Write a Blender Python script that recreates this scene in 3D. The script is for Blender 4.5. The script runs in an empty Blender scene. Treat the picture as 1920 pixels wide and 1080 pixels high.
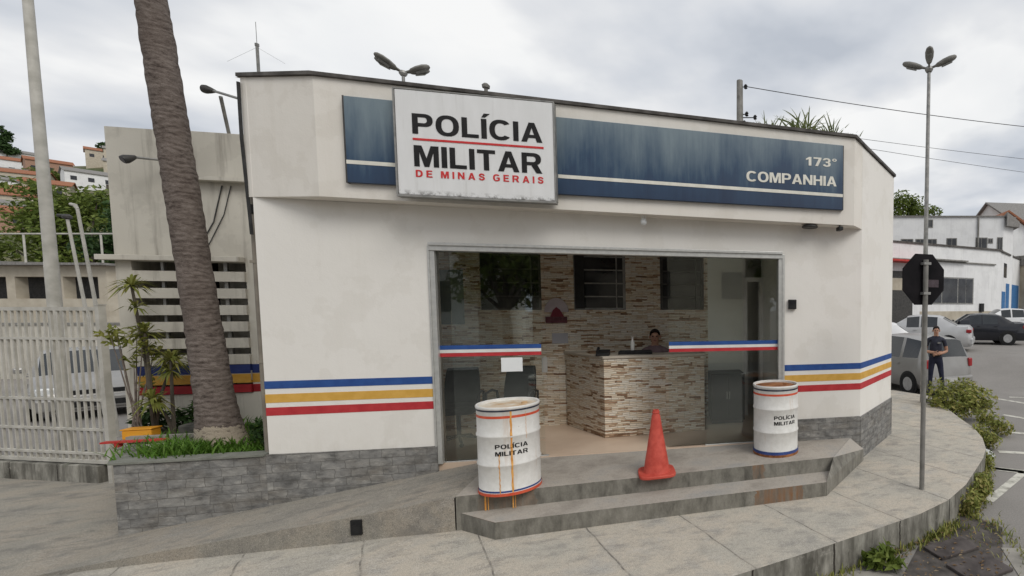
import bpy, bmesh, math, random
from mathutils import Vector, Matrix
random.seed(7)
R = math.radians
S = bpy.context.scene
COL = S.collection
# ------------------------------------------------------------------ frame of the street corner
RZ = R(13.34)                                   # the shop front runs along this direction
AX, AY = -3.97, 5.59                            # left jamb of the glass front
DX, DY = math.cos(RZ), math.sin(RZ)
def fw(u, w, z=0.0):                            # along the front, depth behind the front, height
    return (AX + u*DX - w*DY, AY + u*DY + w*DX, z)
def lerp(a, b, t): return a + (b-a)*t
def sstep(a, b, x):
    t = max(0., min(1., (x-a)/(b-a))); return t*t*(3-2*t)

# ------------------------------------------------------------------ materials
def new_mat(name):
    m = bpy.data.materials.new(name); m.use_nodes = True
    nt = m.node_tree; b = nt.nodes['Principled BSDF']
    return m, nt, b
def N(nt, t, **kw):
    n = nt.nodes.new(t)
    for k, v in kw.items():
        if k in n.inputs: n.inputs[k].default_value = v
        else: setattr(n, k, v)
    return n
def L(nt, a, b): nt.links.new(a, b)
def c4(c): return (c[0], c[1], c[2], 1)
def coords(nt, scale=(1, 1, 1), kind='Object'):
    tc = N(nt, 'ShaderNodeTexCoord'); mp = N(nt, 'ShaderNodeMapping')
    mp.inputs['Scale'].default_value = scale
    L(nt, tc.outputs[kind], mp.inputs['Vector']); return mp.outputs['Vector']
def noise(nt, vec, scale, detail=5, rough=.55):
    n = N(nt, 'ShaderNodeTexNoise'); n.inputs['Scale'].default_value = scale
    n.inputs['Detail'].default_value = detail; n.inputs['Roughness'].default_value = rough
    L(nt, vec, n.inputs['Vector']); return n.outputs['Fac']
def ramp(nt, fac, stops, interp='LINEAR'):
    r = N(nt, 'ShaderNodeValToRGB'); cr = r.color_ramp; cr.interpolation = interp
    while len(cr.elements) < len(stops): cr.elements.new(.5)
    for e, (p, c) in zip(cr.elements, stops):
        e.position = p; e.color = c4(c) if len(c) == 3 else c
    L(nt, fac, r.inputs['Fac']); return r.outputs['Color']
def mixc(nt, fac, a, b, mode='MIX'):
    m = N(nt, 'ShaderNodeMix', data_type='RGBA', blend_type=mode)
    for s, i in ((fac, 0), (a, 6), (b, 7)):
        if hasattr(s, 'links'): L(nt, s, m.inputs[i])
        elif isinstance(s, (int, float)): m.inputs[i].default_value = s
        else: m.inputs[i].default_value = c4(s)
    return m.outputs[2]
def mth(nt, op, a, b=None, c=None, clamp=False):
    m = N(nt, 'ShaderNodeMath', operation=op, use_clamp=clamp)
    for i, s in enumerate((a, b, c)):
        if s is None: continue
        if hasattr(s, 'links'): L(nt, s, m.inputs[i])
        else: m.inputs[i].default_value = s
    return m.outputs[0]
def bump(nt, b, h, strength=.3, dist=.02):
    n = N(nt, 'ShaderNodeBump'); n.inputs['Strength'].default_value = strength
    n.inputs['Distance'].default_value = dist
    L(nt, h, n.inputs['Height']); L(nt, n.outputs['Normal'], b.inputs['Normal'])
def nmat(name, c1, c2, scale=4, rough=.8, bmp=.2, dist=.01, stretch=(1, 1, 1), lo=.35, hi=.65, spec=.3, metal=0., detail=6):
    m, nt, b = new_mat(name)
    f = noise(nt, coords(nt, stretch), scale, detail)
    L(nt, ramp(nt, f, [(lo, c1), (hi, c2)]), b.inputs['Base Color'])
    b.inputs['Roughness'].default_value = rough; b.inputs['Metallic'].default_value = metal
    b.inputs['Specular IOR Level'].default_value = spec
    if bmp: bump(nt, b, f, bmp, dist)
    return m
M = {}
# wall paint: broad tone drift, faint vertical water runs, tiny pitting
def plaster(name, c1, c2, dirt, amt=.5):
    m, nt, b = new_mat(name)
    v = coords(nt)
    base = ramp(nt, noise(nt, v, .9, 4), [(.3, c1), (.7, c2)])
    st = noise(nt, coords(nt, (5, 5, .35)), 1.6, 6, .65)
    st2 = noise(nt, v, .7, 3)
    f = mth(nt, 'MULTIPLY', ramp(nt, st, [(.52, (0, 0, 0)), (.78, (1, 1, 1))]), mth(nt, 'MULTIPLY', st2, amt))
    pa = noise(nt, v, 1.7, 5, .6); base = mixc(nt, ramp(nt, pa, [(.53, (0, 0, 0)), (.56, (.10, .10, .10)), (.75, (.16, .16, .16))]), base, dirt)
    zs = N(nt, 'ShaderNodeSeparateXYZ'); L(nt, v, zs.inputs[0]); sm = noise(nt, coords(nt, (3, 3, 1.2)), 2.4, 6, .7)
    spl = mth(nt, 'MULTIPLY', mth(nt, 'SUBTRACT', 1.25, zs.outputs[2], clamp=True), ramp(nt, sm, [(.45, (0, 0, 0)), (.75, (.55, .55, .55))])); base = mixc(nt, spl, base, dirt)
    L(nt, mixc(nt, f, base, dirt), b.inputs['Base Color'])
    b.inputs['Roughness'].default_value = .85; b.inputs['Specular IOR Level'].default_value = .2
    bump(nt, b, mth(nt, 'ADD', mth(nt, 'MULTIPLY', noise(nt, v, 60, 4), .25), noise(nt, v, 5, 4)), .30, .014)
    return m
M['wall'] = plaster('station_plaster', (.76, .735, .685), (.80, .775, .73), (.50, .46, .38), .16)
M['band'] = plaster('band_plaster', (.73, .69, .625), (.77, .735, .675), (.42, .37, .29), .30)
M['annex'] = plaster('annex_plaster', (.50, .47, .405), (.60, .57, .50), (.17, .15, .125), 1.5)
M['white_wall'] = plaster('far_white_wall', (.72, .72, .72), (.80, .80, .79), (.42, .42, .40), .7)
M['blue'] = nmat('stripe_blue', (.020, .065, .235), (.030, .090, .29), 9, .6, .05)
M['yellow'] = nmat('stripe_yellow', (.60, .34, .060), (.68, .40, .09), 9, .6, .05)
M['red'] = nmat('stripe_red', (.42, .028, .035), (.50, .045, .05), 9, .6, .05)
M['slat_blue'] = nmat('slat_blue', (.012, .022, .10), (.02, .035, .14), 9, .7, .05)
M['slat_yellow'] = nmat('slat_yellow', (.42, .22, .03), (.50, .28, .05), 9, .7, .05)
M['slat_red'] = nmat('slat_red', (.25, .012, .018), (.32, .02, .025), 9, .7, .05)
M['alu'] = nmat('aluminium', (.55, .55, .53), (.64, .64, .61), 20, .4, 0, metal=.6)
M['dark_metal'] = nmat('dark_metal', (.05, .05, .048), (.09, .085, .08), 12, .5, 0, metal=.3)
M['grey_metal'] = nmat('galvanised_metal', (.22, .22, .21), (.34, .33, .31), 10, .5, .05, metal=.4)
M['black'] = nmat('black_plastic', (.010, .010, .011), (.02, .02, .02), 12, .5, .05)
M['flash'] = nmat('roof_flashing', (.05, .045, .04), (.13, .12, .11), 6, .7, .1)
M['paper'] = nmat('white_paper', (.78, .80, .80), (.84, .85, .85), 3, .8, 0)
M['white'] = nmat('white_gloss_paint', (.66, .65, .62), (.76, .75, .72), 6, .5, .05)
M['gate'] = nmat('gate_white_paint', (.40, .385, .34), (.54, .52, .47), 5, .6, .1)
def brickmat(name, cols, bw, bh, mortar, mcol, rough=.85, bmp=.6, dist=.02, nz=.25, stain=None, wob=.01):
    m, nt, b = new_mat(name)
    tc = N(nt, 'ShaderNodeTexCoord'); sp = N(nt, 'ShaderNodeSeparateXYZ'); L(nt, tc.outputs['Object'], sp.inputs[0])
    ge = N(nt, 'ShaderNodeNewGeometry')
    vt = N(nt, 'ShaderNodeVectorTransform', vector_type='NORMAL', convert_from='WORLD', convert_to='OBJECT')
    L(nt, ge.outputs['True Normal'], vt.inputs[0])
    sn = N(nt, 'ShaderNodeSeparateXYZ'); L(nt, vt.outputs[0], sn.inputs[0])
    side = mth(nt, 'GREATER_THAN', mth(nt, 'ABSOLUTE', sn.outputs[0]), .72)
    h = mth(nt, 'ADD', mth(nt, 'MULTIPLY', sp.outputs[0], mth(nt, 'SUBTRACT', 1.0, side)), mth(nt, 'MULTIPLY', sp.outputs[1], side))
    wv = coords(nt, (1, 1, 1.8)); w1 = mth(nt, 'MULTIPLY', mth(nt, 'SUBTRACT', noise(nt, wv, 3.5, 3), .5), wob*2.4); w2 = mth(nt, 'MULTIPLY', mth(nt, 'SUBTRACT', noise(nt, wv, 8, 4), .5), wob)
    cb = N(nt, 'ShaderNodeCombineXYZ'); L(nt, mth(nt, 'ADD', h, w1), cb.inputs[0]); L(nt, mth(nt, 'ADD', sp.outputs[2], w2), cb.inputs[1])
    bt = N(nt, 'ShaderNodeTexBrick'); L(nt, cb.outputs[0], bt.inputs['Vector'])
    bt.inputs['Scale'].default_value = 1; bt.inputs['Brick Width'].default_value = bw; bt.inputs['Row Height'].default_value = bh
    bt.inputs['Mortar Size'].default_value = mortar; bt.inputs['Mortar Smooth'].default_value = .3
    bt.inputs['Color1'].default_value = (0, 0, 0, 1); bt.inputs['Color2'].default_value = (1, 1, 1, 1); bt.inputs['Mortar'].default_value = (.5, .5, .5, 1)
    bt.offset_frequency = 2; bt.offset = .43; bt.squash = .7; bt.squash_frequency = 3
    v = coords(nt)
    n1 = noise(nt, v, 9, 6, .65); n2 = noise(nt, coords(nt, (1, 1, 3)), 2.2, 4)
    g = N(nt, 'ShaderNodeSeparateColor'); L(nt, bt.outputs['Color'], g.inputs[0])
    val = mth(nt, 'ADD', mth(nt, 'MULTIPLY', g.outputs[0], 1-nz), mth(nt, 'MULTIPLY', n1, nz))
    col = ramp(nt, val, cols)
    col = mixc(nt, ramp(nt, n1, [(.3, (0, 0, 0)), (.75, (.55, .55, .55))]), col, cols[len(cols)//2][1])
    if stain: col = mixc(nt, ramp(nt, n2, [(.48, (0, 0, 0)), (.72, (.75, .75, .75))]), col, stain)
    if stain:
        n3 = noise(nt, coords(nt, (1, 1, 2.2)), 6.5, 7, .72)
        col = mixc(nt, ramp(nt, n3, [(.34, (.75, .75, .75)), (.50, (0, 0, 0))]), col, (.075, .073, .07)); col = mixc(nt, ramp(nt, n3, [(.54, (0, 0, 0)), (.72, (.8, .8, .8))]), col, (.43, .415, .38))
    col = mixc(nt, mth(nt, 'MULTIPLY', bt.outputs['Fac'], .7), col, mcol)
    L(nt, col, b.inputs['Base Color']); b.inputs['Roughness'].default_value = rough; b.inputs['Specular IOR Level'].default_value = .25
    hh = mth(nt, 'ADD', mth(nt, 'MULTIPLY', val, .8), mth(nt, 'SUBTRACT', mth(nt, 'MULTIPLY', n1, .5), bt.outputs['Fac']))
    bump(nt, b, hh, bmp, dist)
    return m
M['stone'] = brickmat('grey_slate_cladding', [(0, (.085, .085, .085)), (.3, (.155, .153, .148)), (.5, (.215, .212, .205)), (.7, (.27, .262, .245)), (.85, (.20, .185, .165)), (1, (.44, .42, .385))], .23, .098, .0035, (.12, .115, .105), stain=(.16, .14, .115), bmp=.6, nz=.62, wob=.035)
def strips_mat():
    m, nt, b = new_mat('split_stone_strips')
    tc = N(nt, 'ShaderNodeTexCoord'); sp = N(nt, 'ShaderNodeSeparateXYZ'); L(nt, tc.outputs['Object'], sp.inputs[0])
    ge = N(nt, 'ShaderNodeNewGeometry'); vt = N(nt, 'ShaderNodeVectorTransform', vector_type='NORMAL', convert_from='WORLD', convert_to='OBJECT')
    L(nt, ge.outputs['True Normal'], vt.inputs[0]); sn = N(nt, 'ShaderNodeSeparateXYZ'); L(nt, vt.outputs[0], sn.inputs[0])
    side = mth(nt, 'GREATER_THAN', mth(nt, 'ABSOLUTE', sn.outputs[0]), .72)
    h = mth(nt, 'ADD', mth(nt, 'MULTIPLY', sp.outputs[0], mth(nt, 'SUBTRACT', 1.0, side)), mth(nt, 'MULTIPLY', sp.outputs[1], side))
    w1 = mth(nt, 'MULTIPLY', mth(nt, 'SUBTRACT', noise(nt, coords(nt, (1, 1, 1)), 4.5, 4), .5), .055)
    cb = N(nt, 'ShaderNodeCombineXYZ'); L(nt, h, cb.inputs[0]); L(nt, mth(nt, 'ADD', sp.outputs[2], w1), cb.inputs[1])
    def br(bw, bh, off):
        bt = N(nt, 'ShaderNodeTexBrick'); L(nt, cb.outputs[0], bt.inputs['Vector']); bt.inputs['Scale'].default_value = 1
        bt.inputs['Brick Width'].default_value = bw; bt.inputs['Row Height'].default_value = bh; bt.inputs['Mortar Size'].default_value = .0028; bt.inputs['Mortar Smooth'].default_value = .6
        bt.inputs['Color1'].default_value = (0, 0, 0, 1); bt.inputs['Color2'].default_value = (1, 1, 1, 1); bt.inputs['Mortar'].default_value = (.4, .4, .4, 1); bt.offset = off; bt.squash = .55; bt.squash_frequency = 3
        g = N(nt, 'ShaderNodeSeparateColor'); L(nt, bt.outputs['Color'], g.inputs[0]); return g.outputs[0], bt.outputs['Fac']
    a, ma = br(.17, .026, .43); c, mc = br(.31, .052, .31)
    n1 = noise(nt, coords(nt, (5, 5, 34)), 1.4, 5, .65)
    val = mth(nt, 'ADD', mth(nt, 'MULTIPLY', a, .38), mth(nt, 'ADD', mth(nt, 'MULTIPLY', c, .22), mth(nt, 'MULTIPLY', n1, .40)))
    col = ramp(nt, val, [(.22, (.20, .115, .065)), (.33, (.46, .30, .19)), (.41, (.74, .60, .44)), (.54, (.86, .77, .63)), (.68, (.88, .83, .74)), (.82, (.72, .57, .42))])
    col = mixc(nt, mth(nt, 'MULTIPLY', ma, .55), col, (.24, .18, .13))
    L(nt, col, b.inputs['Base Color']); b.inputs['Roughness'].default_value = .85; b.inputs['Specular IOR Level'].default_value = .2
    bump(nt, b, mth(nt, 'SUBTRACT', val, ma), 1., .025); return m
M['strips'] = strips_mat()
# pavement concrete with joints and lichen patches (object axes = along the front, depth)
def pavement(name, tone=1.0, joints=True):
    m, nt, b = new_mat(name)
    v = coords(nt); tc = N(nt, 'ShaderNodeTexCoord'); sp = N(nt, 'ShaderNodeSeparateXYZ'); L(nt, tc.outputs['Object'], sp.inputs[0])
    a = noise(nt, v, 1.1, 7, .62); c = noise(nt, v, 6, 8, .7); f = noise(nt, coords(nt, (1, 2.2, 1)), 3.1, 7, .7)
    k = tone
    base = ramp(nt, a, [(.30, (.27*k, .255*k, .225*k)), (.45, (.36*k, .335*k, .285*k)), (.55, (.405*k, .36*k, .295*k)), (.7, (.32*k, .31*k, .285*k))])
    base = mixc(nt, ramp(nt, f, [(.50, (0, 0, 0)), (.66, (.6, .6, .6))]), base, (.16*k, .155*k, .145*k))
    base = mixc(nt, ramp(nt, c, [(.56, (0, 0, 0)), (.70, (.55, .55, .55))]), base, (.46*k, .43*k, .385*k))
    base = mixc(nt, ramp(nt, noise(nt, v, 40, 3), [(.4, (.0, .0, .0)), (.75, (.35, .35, .35))]), base, (.15*k, .14*k, .13*k))
    gr_ = noise(nt, v, 130, 2, .6); base = mixc(nt, ramp(nt, gr_, [(.36, (.5, .5, .5)), (.46, (0, 0, 0))]), base, (.13*k, .12*k, .11*k)); base = mixc(nt, ramp(nt, gr_, [(.56, (0, 0, 0)), (.68, (.55, .55, .55))]), base, (.58*k, .55*k, .49*k))
    stn = noise(nt, v, 2.6, 3, .5); base = mixc(nt, ramp(nt, stn, [(.62, (0, 0, 0)), (.72, (.5, .5, .5))]), base, (.17*k, .165*k, .155*k))
    hgt = c
    if joints:
        wob = mth(nt, 'MULTIPLY', noise(nt, v, 3, 2), .05)
        s = mth(nt, 'ADD', mth(nt, 'ADD', sp.outputs[0], mth(nt, 'MULTIPLY', sp.outputs[1], .48)), wob)
        fr = mth(nt, 'FRACT', mth(nt, 'DIVIDE', mth(nt, 'ADD', s, 20*.96-1.2), .96))
        d = mth(nt, 'ABSOLUTE', mth(nt, 'SUBTRACT', fr, .5))
        jm = mth(nt, 'GREATER_THAN', d, .4915)
        soft = mth(nt, 'MULTIPLY', mth(nt, 'SUBTRACT', d, .44, clamp=True), 4)
        base = mixc(nt, mth(nt, 'MULTIPLY', soft, ramp(nt, a, [(.35, (.2, .2, .2)), (.65, (1, 1, 1))])), base, (.19*k, .18*k, .16*k)); base = mixc(nt, mth(nt, 'MULTIPLY', jm, ramp(nt, c, [(.38, (.1, .1, .1)), (.58, (.75, .75, .75))])), base, (.11, .10, .09))
    L(nt, base, b.inputs['Base Color']); b.inputs['Roughness'].default_value = .9; b.inputs['Specular IOR Level'].default_value = .2
    bump(nt, b, hgt, .35, .012)
    return m
M['pave'] = pavement('pavement_concrete', 1.30)
M['drive'] = pavement('driveway_concrete', .92, False)
def kerb_mat():
    m, nt, b = new_mat('kerb_concrete'); tc = N(nt, 'ShaderNodeTexCoord'); sp = N(nt, 'ShaderNodeSeparateXYZ'); L(nt, tc.outputs['Object'], sp.inputs[0])
    v = coords(nt); n1 = noise(nt, coords(nt, (1.5, 1.5, .6)), 3.2, 9, .65); n2 = noise(nt, v, 9, 6, .7); n3 = noise(nt, coords(nt, (9, 9, .9)), 1.6, 5)
    col = ramp(nt, n1, [(.34, (.10, .095, .08)), (.50, (.24, .23, .20)), (.66, (.40, .385, .34))])
    col = mixc(nt, ramp(nt, n3, [(.48, (0, 0, 0)), (.66, (.75, .75, .75))]), col, (.085, .08, .068)); col = mixc(nt, ramp(nt, n2, [(.60, (0, 0, 0)), (.74, (.6, .6, .6))]), col, (.46, .44, .39))
    d = mth(nt, 'ABSOLUTE', mth(nt, 'SUBTRACT', mth(nt, 'FRACT', mth(nt, 'DIVIDE', mth(nt, 'ADD', sp.outputs[0], mth(nt, 'MULTIPLY', n2, .03)), .83)), .5))
    col = mixc(nt, mth(nt, 'GREATER_THAN', d, .489), col, (.045, .04, .034))
    L(nt, col, b.inputs['Base Color']); b.inputs['Roughness'].default_value = .92; b.inputs['Specular IOR Level'].default_value = .2; bump(nt, b, n1, .6, .03); return m
M['kerb'] = kerb_mat()
def step_mat():
    m, nt, b = new_mat('step_granilite')
    v = coords(nt); tc = N(nt, 'ShaderNodeTexCoord'); sp = N(nt, 'ShaderNodeSeparateXYZ'); L(nt, tc.outputs['Object'], sp.inputs[0])
    ge = N(nt, 'ShaderNodeNewGeometry'); gs = N(nt, 'ShaderNodeSeparateXYZ'); L(nt, ge.outputs['Normal'], gs.inputs[0])
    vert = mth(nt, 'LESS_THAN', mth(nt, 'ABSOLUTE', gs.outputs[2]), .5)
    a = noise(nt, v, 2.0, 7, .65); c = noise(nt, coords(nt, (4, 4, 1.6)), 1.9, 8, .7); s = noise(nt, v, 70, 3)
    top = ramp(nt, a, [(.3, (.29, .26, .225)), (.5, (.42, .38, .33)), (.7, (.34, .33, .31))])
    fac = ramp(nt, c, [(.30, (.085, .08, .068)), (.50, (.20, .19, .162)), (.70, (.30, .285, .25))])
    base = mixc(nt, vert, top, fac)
    base = mixc(nt, ramp(nt, s, [(.45, (0, 0, 0)), (.75, (.35, .35, .35))]), base, (.12, .11, .10))
    # rust that ran down from the drums: streaks at fixed places along the risers
    wob = mth(nt, 'MULTIPLY', mth(nt, 'SUBTRACT', noise(nt, v, 14, 4), .5), .12)
    u = mth(nt, 'ADD', sp.outputs[0], wob)
    def win(a0, a1): return mth(nt, 'MULTIPLY', mth(nt, 'GREATER_THAN', u, a0), mth(nt, 'LESS_THAN', u, a1))
    low = mth(nt, 'LESS_THAN', sp.outputs[2], .481)
    r1 = mth(nt, 'MULTIPLY', win(3.58, 4.15), low)
    r2 = mth(nt, 'MULTIPLY', win(3.62, 3.77), mth(nt, 'GREATER_THAN', sp.outputs[2], .47))
    r3 = mth(nt, 'MULTIPLY', win(.78, 1.30), mth(nt, 'GREATER_THAN', sp.outputs[2], .475))
    r4 = mth(nt, 'MULTIPLY', win(3.45, 3.95), mth(nt, 'MULTIPLY', low, mth(nt, 'LESS_THAN', sp.outputs[1], -.7)))
    rn = ramp(nt, c, [(.36, (.15, .15, .15)), (.58, (.9, .9, .9))])
    rr = mth(nt, 'MAXIMUM', mth(nt, 'MULTIPLY', mth(nt, 'MAXIMUM', r1, r2), vert), mth(nt, 'MULTIPLY', mth(nt, 'MULTIPLY', r3, vert), .45))
    base = mixc(nt, mth(nt, 'MULTIPLY', mth(nt, 'MULTIPLY', rr, rn), ramp(nt, noise(nt, coords(nt, (16, 16, 1.2)), 1.5, 4), [(.36, (.25, .25, .25)), (.6, (1, 1, 1))])), base, (.22, .095, .032))
    L(nt, base, b.inputs['Base Color']); b.inputs['Roughness'].default_value = .75; b.inputs['Specular IOR Level'].default_value = .3
    bump(nt, b, a, .25, .01)
    return m
M['step'] = step_mat()
M['ramp'] = pavement('ramp_concrete', .86, False)
M['tile'] = nmat('tan_floor_tile', (.58, .44, .33), (.66, .52, .40), 2, .35, .03, spec=.4)
def asphalt():
    m, nt, b = new_mat('worn_asphalt')
    v = coords(nt); a = noise(nt, v, .35, 6, .6); c = noise(nt, v, 55, 3, .7)
    base = ramp(nt, a, [(.35, (.19, .178, .165)), (.65, (.27, .253, .235))])
    base = mixc(nt, ramp(nt, c, [(.42, (0, 0, 0)), (.7, (.6, .6, .6))]), base, (.36, .34, .315))
    L(nt, base, b.inputs['Base Color']); b.inputs['Roughness'].default_value = .92; b.inputs['Specular IOR Level'].default_value = .2
    bump(nt, b, c, .3, .01); return m
M['asphalt'] = asphalt()
M['line'] = nmat('worn_road_paint', (.30, .29, .25), (.62, .60, .53), 7, .8, .1, lo=.33, hi=.55)
M['gutter'] = nmat('gutter_slab', (.045, .04, .036), (.13, .115, .105), 5, .9, .4, .01, detail=8)
M['soil'] = nmat('soil', (.05, .04, .028), (.11, .09, .06), 8, .95, .5)
M['apron'] = nmat('pale_concrete_apron', (.25, .235, .21), (.36, .34, .30), 4, .9, .3)
def glass(name, tint, refl):
    m = bpy.data.materials.new(name); m.use_nodes = True; nt = m.node_tree; nt.nodes.clear()
    o = N(nt, 'ShaderNodeOutputMaterial'); t = N(nt, 'ShaderNodeBsdfTransparent'); g = N(nt, 'ShaderNodeBsdfGlossy'); mx = N(nt, 'ShaderNodeMixShader')
    t.inputs['Color'].default_value = c4(tint); g.inputs['Roughness'].default_value = .01; g.inputs['Color'].default_value = (.95, 1, .97, 1)
    fr = N(nt, 'ShaderNodeFresnel'); fr.inputs['IOR'].default_value = 1.5
    L(nt, mth(nt, 'MULTIPLY', fr.outputs[0], refl, clamp=True), mx.inputs[0]); L(nt, t.outputs[0], mx.inputs[1]); L(nt, g.outputs[0], mx.inputs[2]); L(nt, mx.outputs[0], o.inputs[0])
    return m
M['glass'] = glass('shop_glass', (.985, .995, .987), 1.3)
M['dark_glass'] = nmat('dark_window', (.014, .014, .017), (.04, .042, .045), 2, .08, 0, spec=.6)
M['car_glass'] = nmat('car_glass', (.012, .015, .018), (.03, .034, .036), 1.5, .04, 0, spec=.7)
def leaf(name, cols, tr=.25):
    m, nt, b = new_mat(name)
    ge = N(nt, 'ShaderNodeNewGeometry'); n = noise(nt, coords(nt), 1.3, 3)
    f = mth(nt, 'ADD', mth(nt, 'MULTIPLY', ge.outputs['Random Per Island'], .65), mth(nt, 'MULTIPLY', n, .35))
    col = ramp(nt, f, [(i/(len(cols)-1), c) for i, c in enumerate(cols)])
    L(nt, col, b.inputs['Base Color']); b.inputs['Roughness'].default_value = .6; b.inputs['Specular IOR Level'].default_value = .25
    t = N(nt, 'ShaderNodeBsdfTranslucent'); L(nt, col, t.inputs['Color'])
    mx = N(nt, 'ShaderNodeMixShader'); mx.inputs[0].default_value = tr
    L(nt, b.outputs[0], mx.inputs[1]); L(nt, t.outputs[0], mx.inputs[2])
    L(nt, mx.outputs[0], nt.nodes['Material Output'].inputs[0]); return m
M['leaf'] = leaf('tree_leaf', [(.055, .085, .014), (.12, .165, .028), (.20, .235, .055)])
M['leaf_bush'] = leaf('bush_leaf', [(.08, .105, .025), (.19, .22, .05), (.34, .34, .10), (.30, .21, .09)])
M['leaf_grass'] = leaf('grass_blade', [(.05, .12, .012), (.10, .21, .025), (.16, .26, .05)], .35)
M['leaf_dracaena'] = leaf('dracaena_leaf', [(.10, .13, .025), (.22, .23, .05), (.36, .33, .11)], .3)
M['leaf_dark'] = leaf('dark_leaf', [(.018, .040, .012), (.035, .075, .018), (.06, .11, .03)])
M['leaf_palm'] = leaf('palm_leaf', [(.10, .14, .05), (.17, .20, .08), (.26, .27, .12)], .4)
M['bark'] = nmat('bark', (.05, .042, .033), (.14, .12, .095), 7, .95, .6, .03, (1, 1, .4))
def palm_bark():
    m, nt, b = new_mat('palm_bark')
    v = coords(nt); tc = N(nt, 'ShaderNodeTexCoord'); sp = N(nt, 'ShaderNodeSeparateXYZ'); L(nt, tc.outputs['Object'], sp.inputs[0])
    n1 = noise(nt, v, 3.2, 6, .7); n2 = noise(nt, coords(nt, (5, 5, 11)), 2.3, 8, .74); n3 = noise(nt, coords(nt, (1, 1, .5)), 2.5, 4)
    ring = mth(nt, 'SINE', mth(nt, 'ADD', mth(nt, 'MULTIPLY', sp.outputs[2], 105), mth(nt, 'MULTIPLY', n1, 26)))
    f = mth(nt, 'ADD', mth(nt, 'MULTIPLY', n2, .85), mth(nt, 'MULTIPLY', ring, .05))
    col = ramp(nt, f, [(.24, (.040, .031, .027)), (.38, (.135, .110, .096)), (.55, (.225, .19, .168)), (.68, (.30, .265, .235))])
    col = mixc(nt, ramp(nt, n3, [(.40, (0, 0, 0)), (.68, (.45, .45, .45))]), col, (.10, .075, .062))
    zz = mth(nt, 'ADD', sp.outputs[2], mth(nt, 'MULTIPLY', mth(nt, 'SUBTRACT', n1, .5), .55))
    pale = mth(nt, 'MULTIPLY', mth(nt, 'LESS_THAN', zz, .27), mth(nt, 'GREATER_THAN', n2, .42))
    col = mixc(nt, mth(nt, 'MULTIPLY', pale, .8), col, (.42, .36, .28))
    L(nt, col, b.inputs['Base Color']); b.inputs['Roughness'].default_value = .95; b.inputs['Specular IOR Level'].default_value = .15
    bump(nt, b, f, .75, .03); return m
M['palm_bark'] = palm_bark()
def drum_paint(seed, rust):
    m, nt, b = new_mat('drum_white_paint')
    tc = N(nt, 'ShaderNodeTexCoord'); sp = N(nt, 'ShaderNodeSeparateXYZ'); L(nt, tc.outputs['Object'], sp.inputs[0])
    mp = N(nt, 'ShaderNodeMapping'); mp.inputs['Location'].default_value = (seed, seed*2, 0); mp.inputs['Scale'].default_value = (7, 7, .8); L(nt, tc.outputs['Object'], mp.inputs[0])
    run = noise(nt, mp.outputs[0], 1.4, 5, .6); fine = noise(nt, coords(nt), 14, 6, .7)
    col = ramp(nt, fine, [(.35, (.66, .65, .615)), (.65, (.76, .75, .72))])
    col = mixc(nt, ramp(nt, run, [(.60, (0, 0, 0)), (.80, (rust, rust, rust))]), col, (.46, .24, .09))
    col = mixc(nt, ramp(nt, fine, [(.66, (0, 0, 0)), (.76, (.7, .7, .7))]), col, (.22, .12, .06))
    L(nt, col, b.inputs['Base Color']); b.inputs['Roughness'].default_value = .45; bump(nt, b, fine, .08, .004); return m
M['rust'] = nmat('rust', (.16, .055, .02), (.38, .17, .07), 9, .9, .4)
M['lid_cream'] = nmat('rust_stained_cream_lid', (.54, .36, .20), (.70, .64, .54), 5, .7, .2, lo=.36, hi=.58)
M['orange_drip'] = nmat('orange_rust_drip', (.62, .26, .05), (.74, .40, .12), 18, .7, .1)
M['drum_red'] = nmat('drum_red_line', (.58, .07, .03), (.66, .12, .06), 12, .5, 0)
M['drum_blue'] = nmat('drum_blue_line', (.03, .055, .19), (.05, .085, .26), 12, .5, 0)
M['navy'] = nmat('navy_line', (.02, .024, .045), (.05, .055, .08), 14, .5, 0)
M['cone'] = nmat('cone_orange_plastic', (.44, .058, .040), (.56, .092, .064), 14, .6, .03, lo=.34, hi=.62, detail=9)
M['letter_black'] = nmat('black_lettering', (.008, .008, .008), (.018, .016, .016), 10, .5, 0)
M['letter_red'] = nmat('red_lettering', (.55, .03, .03), (.62, .05, .05), 10, .5, 0)
M['letter_cream'] = nmat('cream_lettering', (.68, .66, .58), (.78, .76, .68), 10, .6, 0)
def blue_sign():
    m, nt, b = new_mat('faded_blue_sign')
    tc = N(nt, 'ShaderNodeTexCoord'); sp = N(nt, 'ShaderNodeSeparateXYZ'); L(nt, tc.outputs['Object'], sp.inputs[0])
    n1 = noise(nt, coords(nt, (1.1, 1, .35)), 1.4, 6, .6); n2 = noise(nt, coords(nt, (11, 1, .7)), 1.5, 5, .6)
    # bleaching runs down from the sheet's upper edge
    hh = mth(nt, 'DIVIDE', mth(nt, 'SUBTRACT', sp.outputs[2], 4.02), .62)
    f = mth(nt, 'ADD', mth(nt, 'MULTIPLY', hh, .50), mth(nt, 'ADD', mth(nt, 'MULTIPLY', n1, 1.35), mth(nt, 'MULTIPLY', n2, .45)))
    col = ramp(nt, f, [(.62, (.013, .030, .070)), (.95, (.021, .050, .102)), (1.0, (.03, .066, .118))])
    col = mixc(nt, ramp(nt, mth(nt, 'SUBTRACT', f, 1.0), [(.0, (0, 0, 0)), (.5, (.85, .85, .85))]), col, (.20, .255, .28))
    L(nt, col, b.inputs['Base Color']); b.inputs['Roughness'].default_value = .45; return m
M['blue_sign'] = blue_sign()
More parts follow.
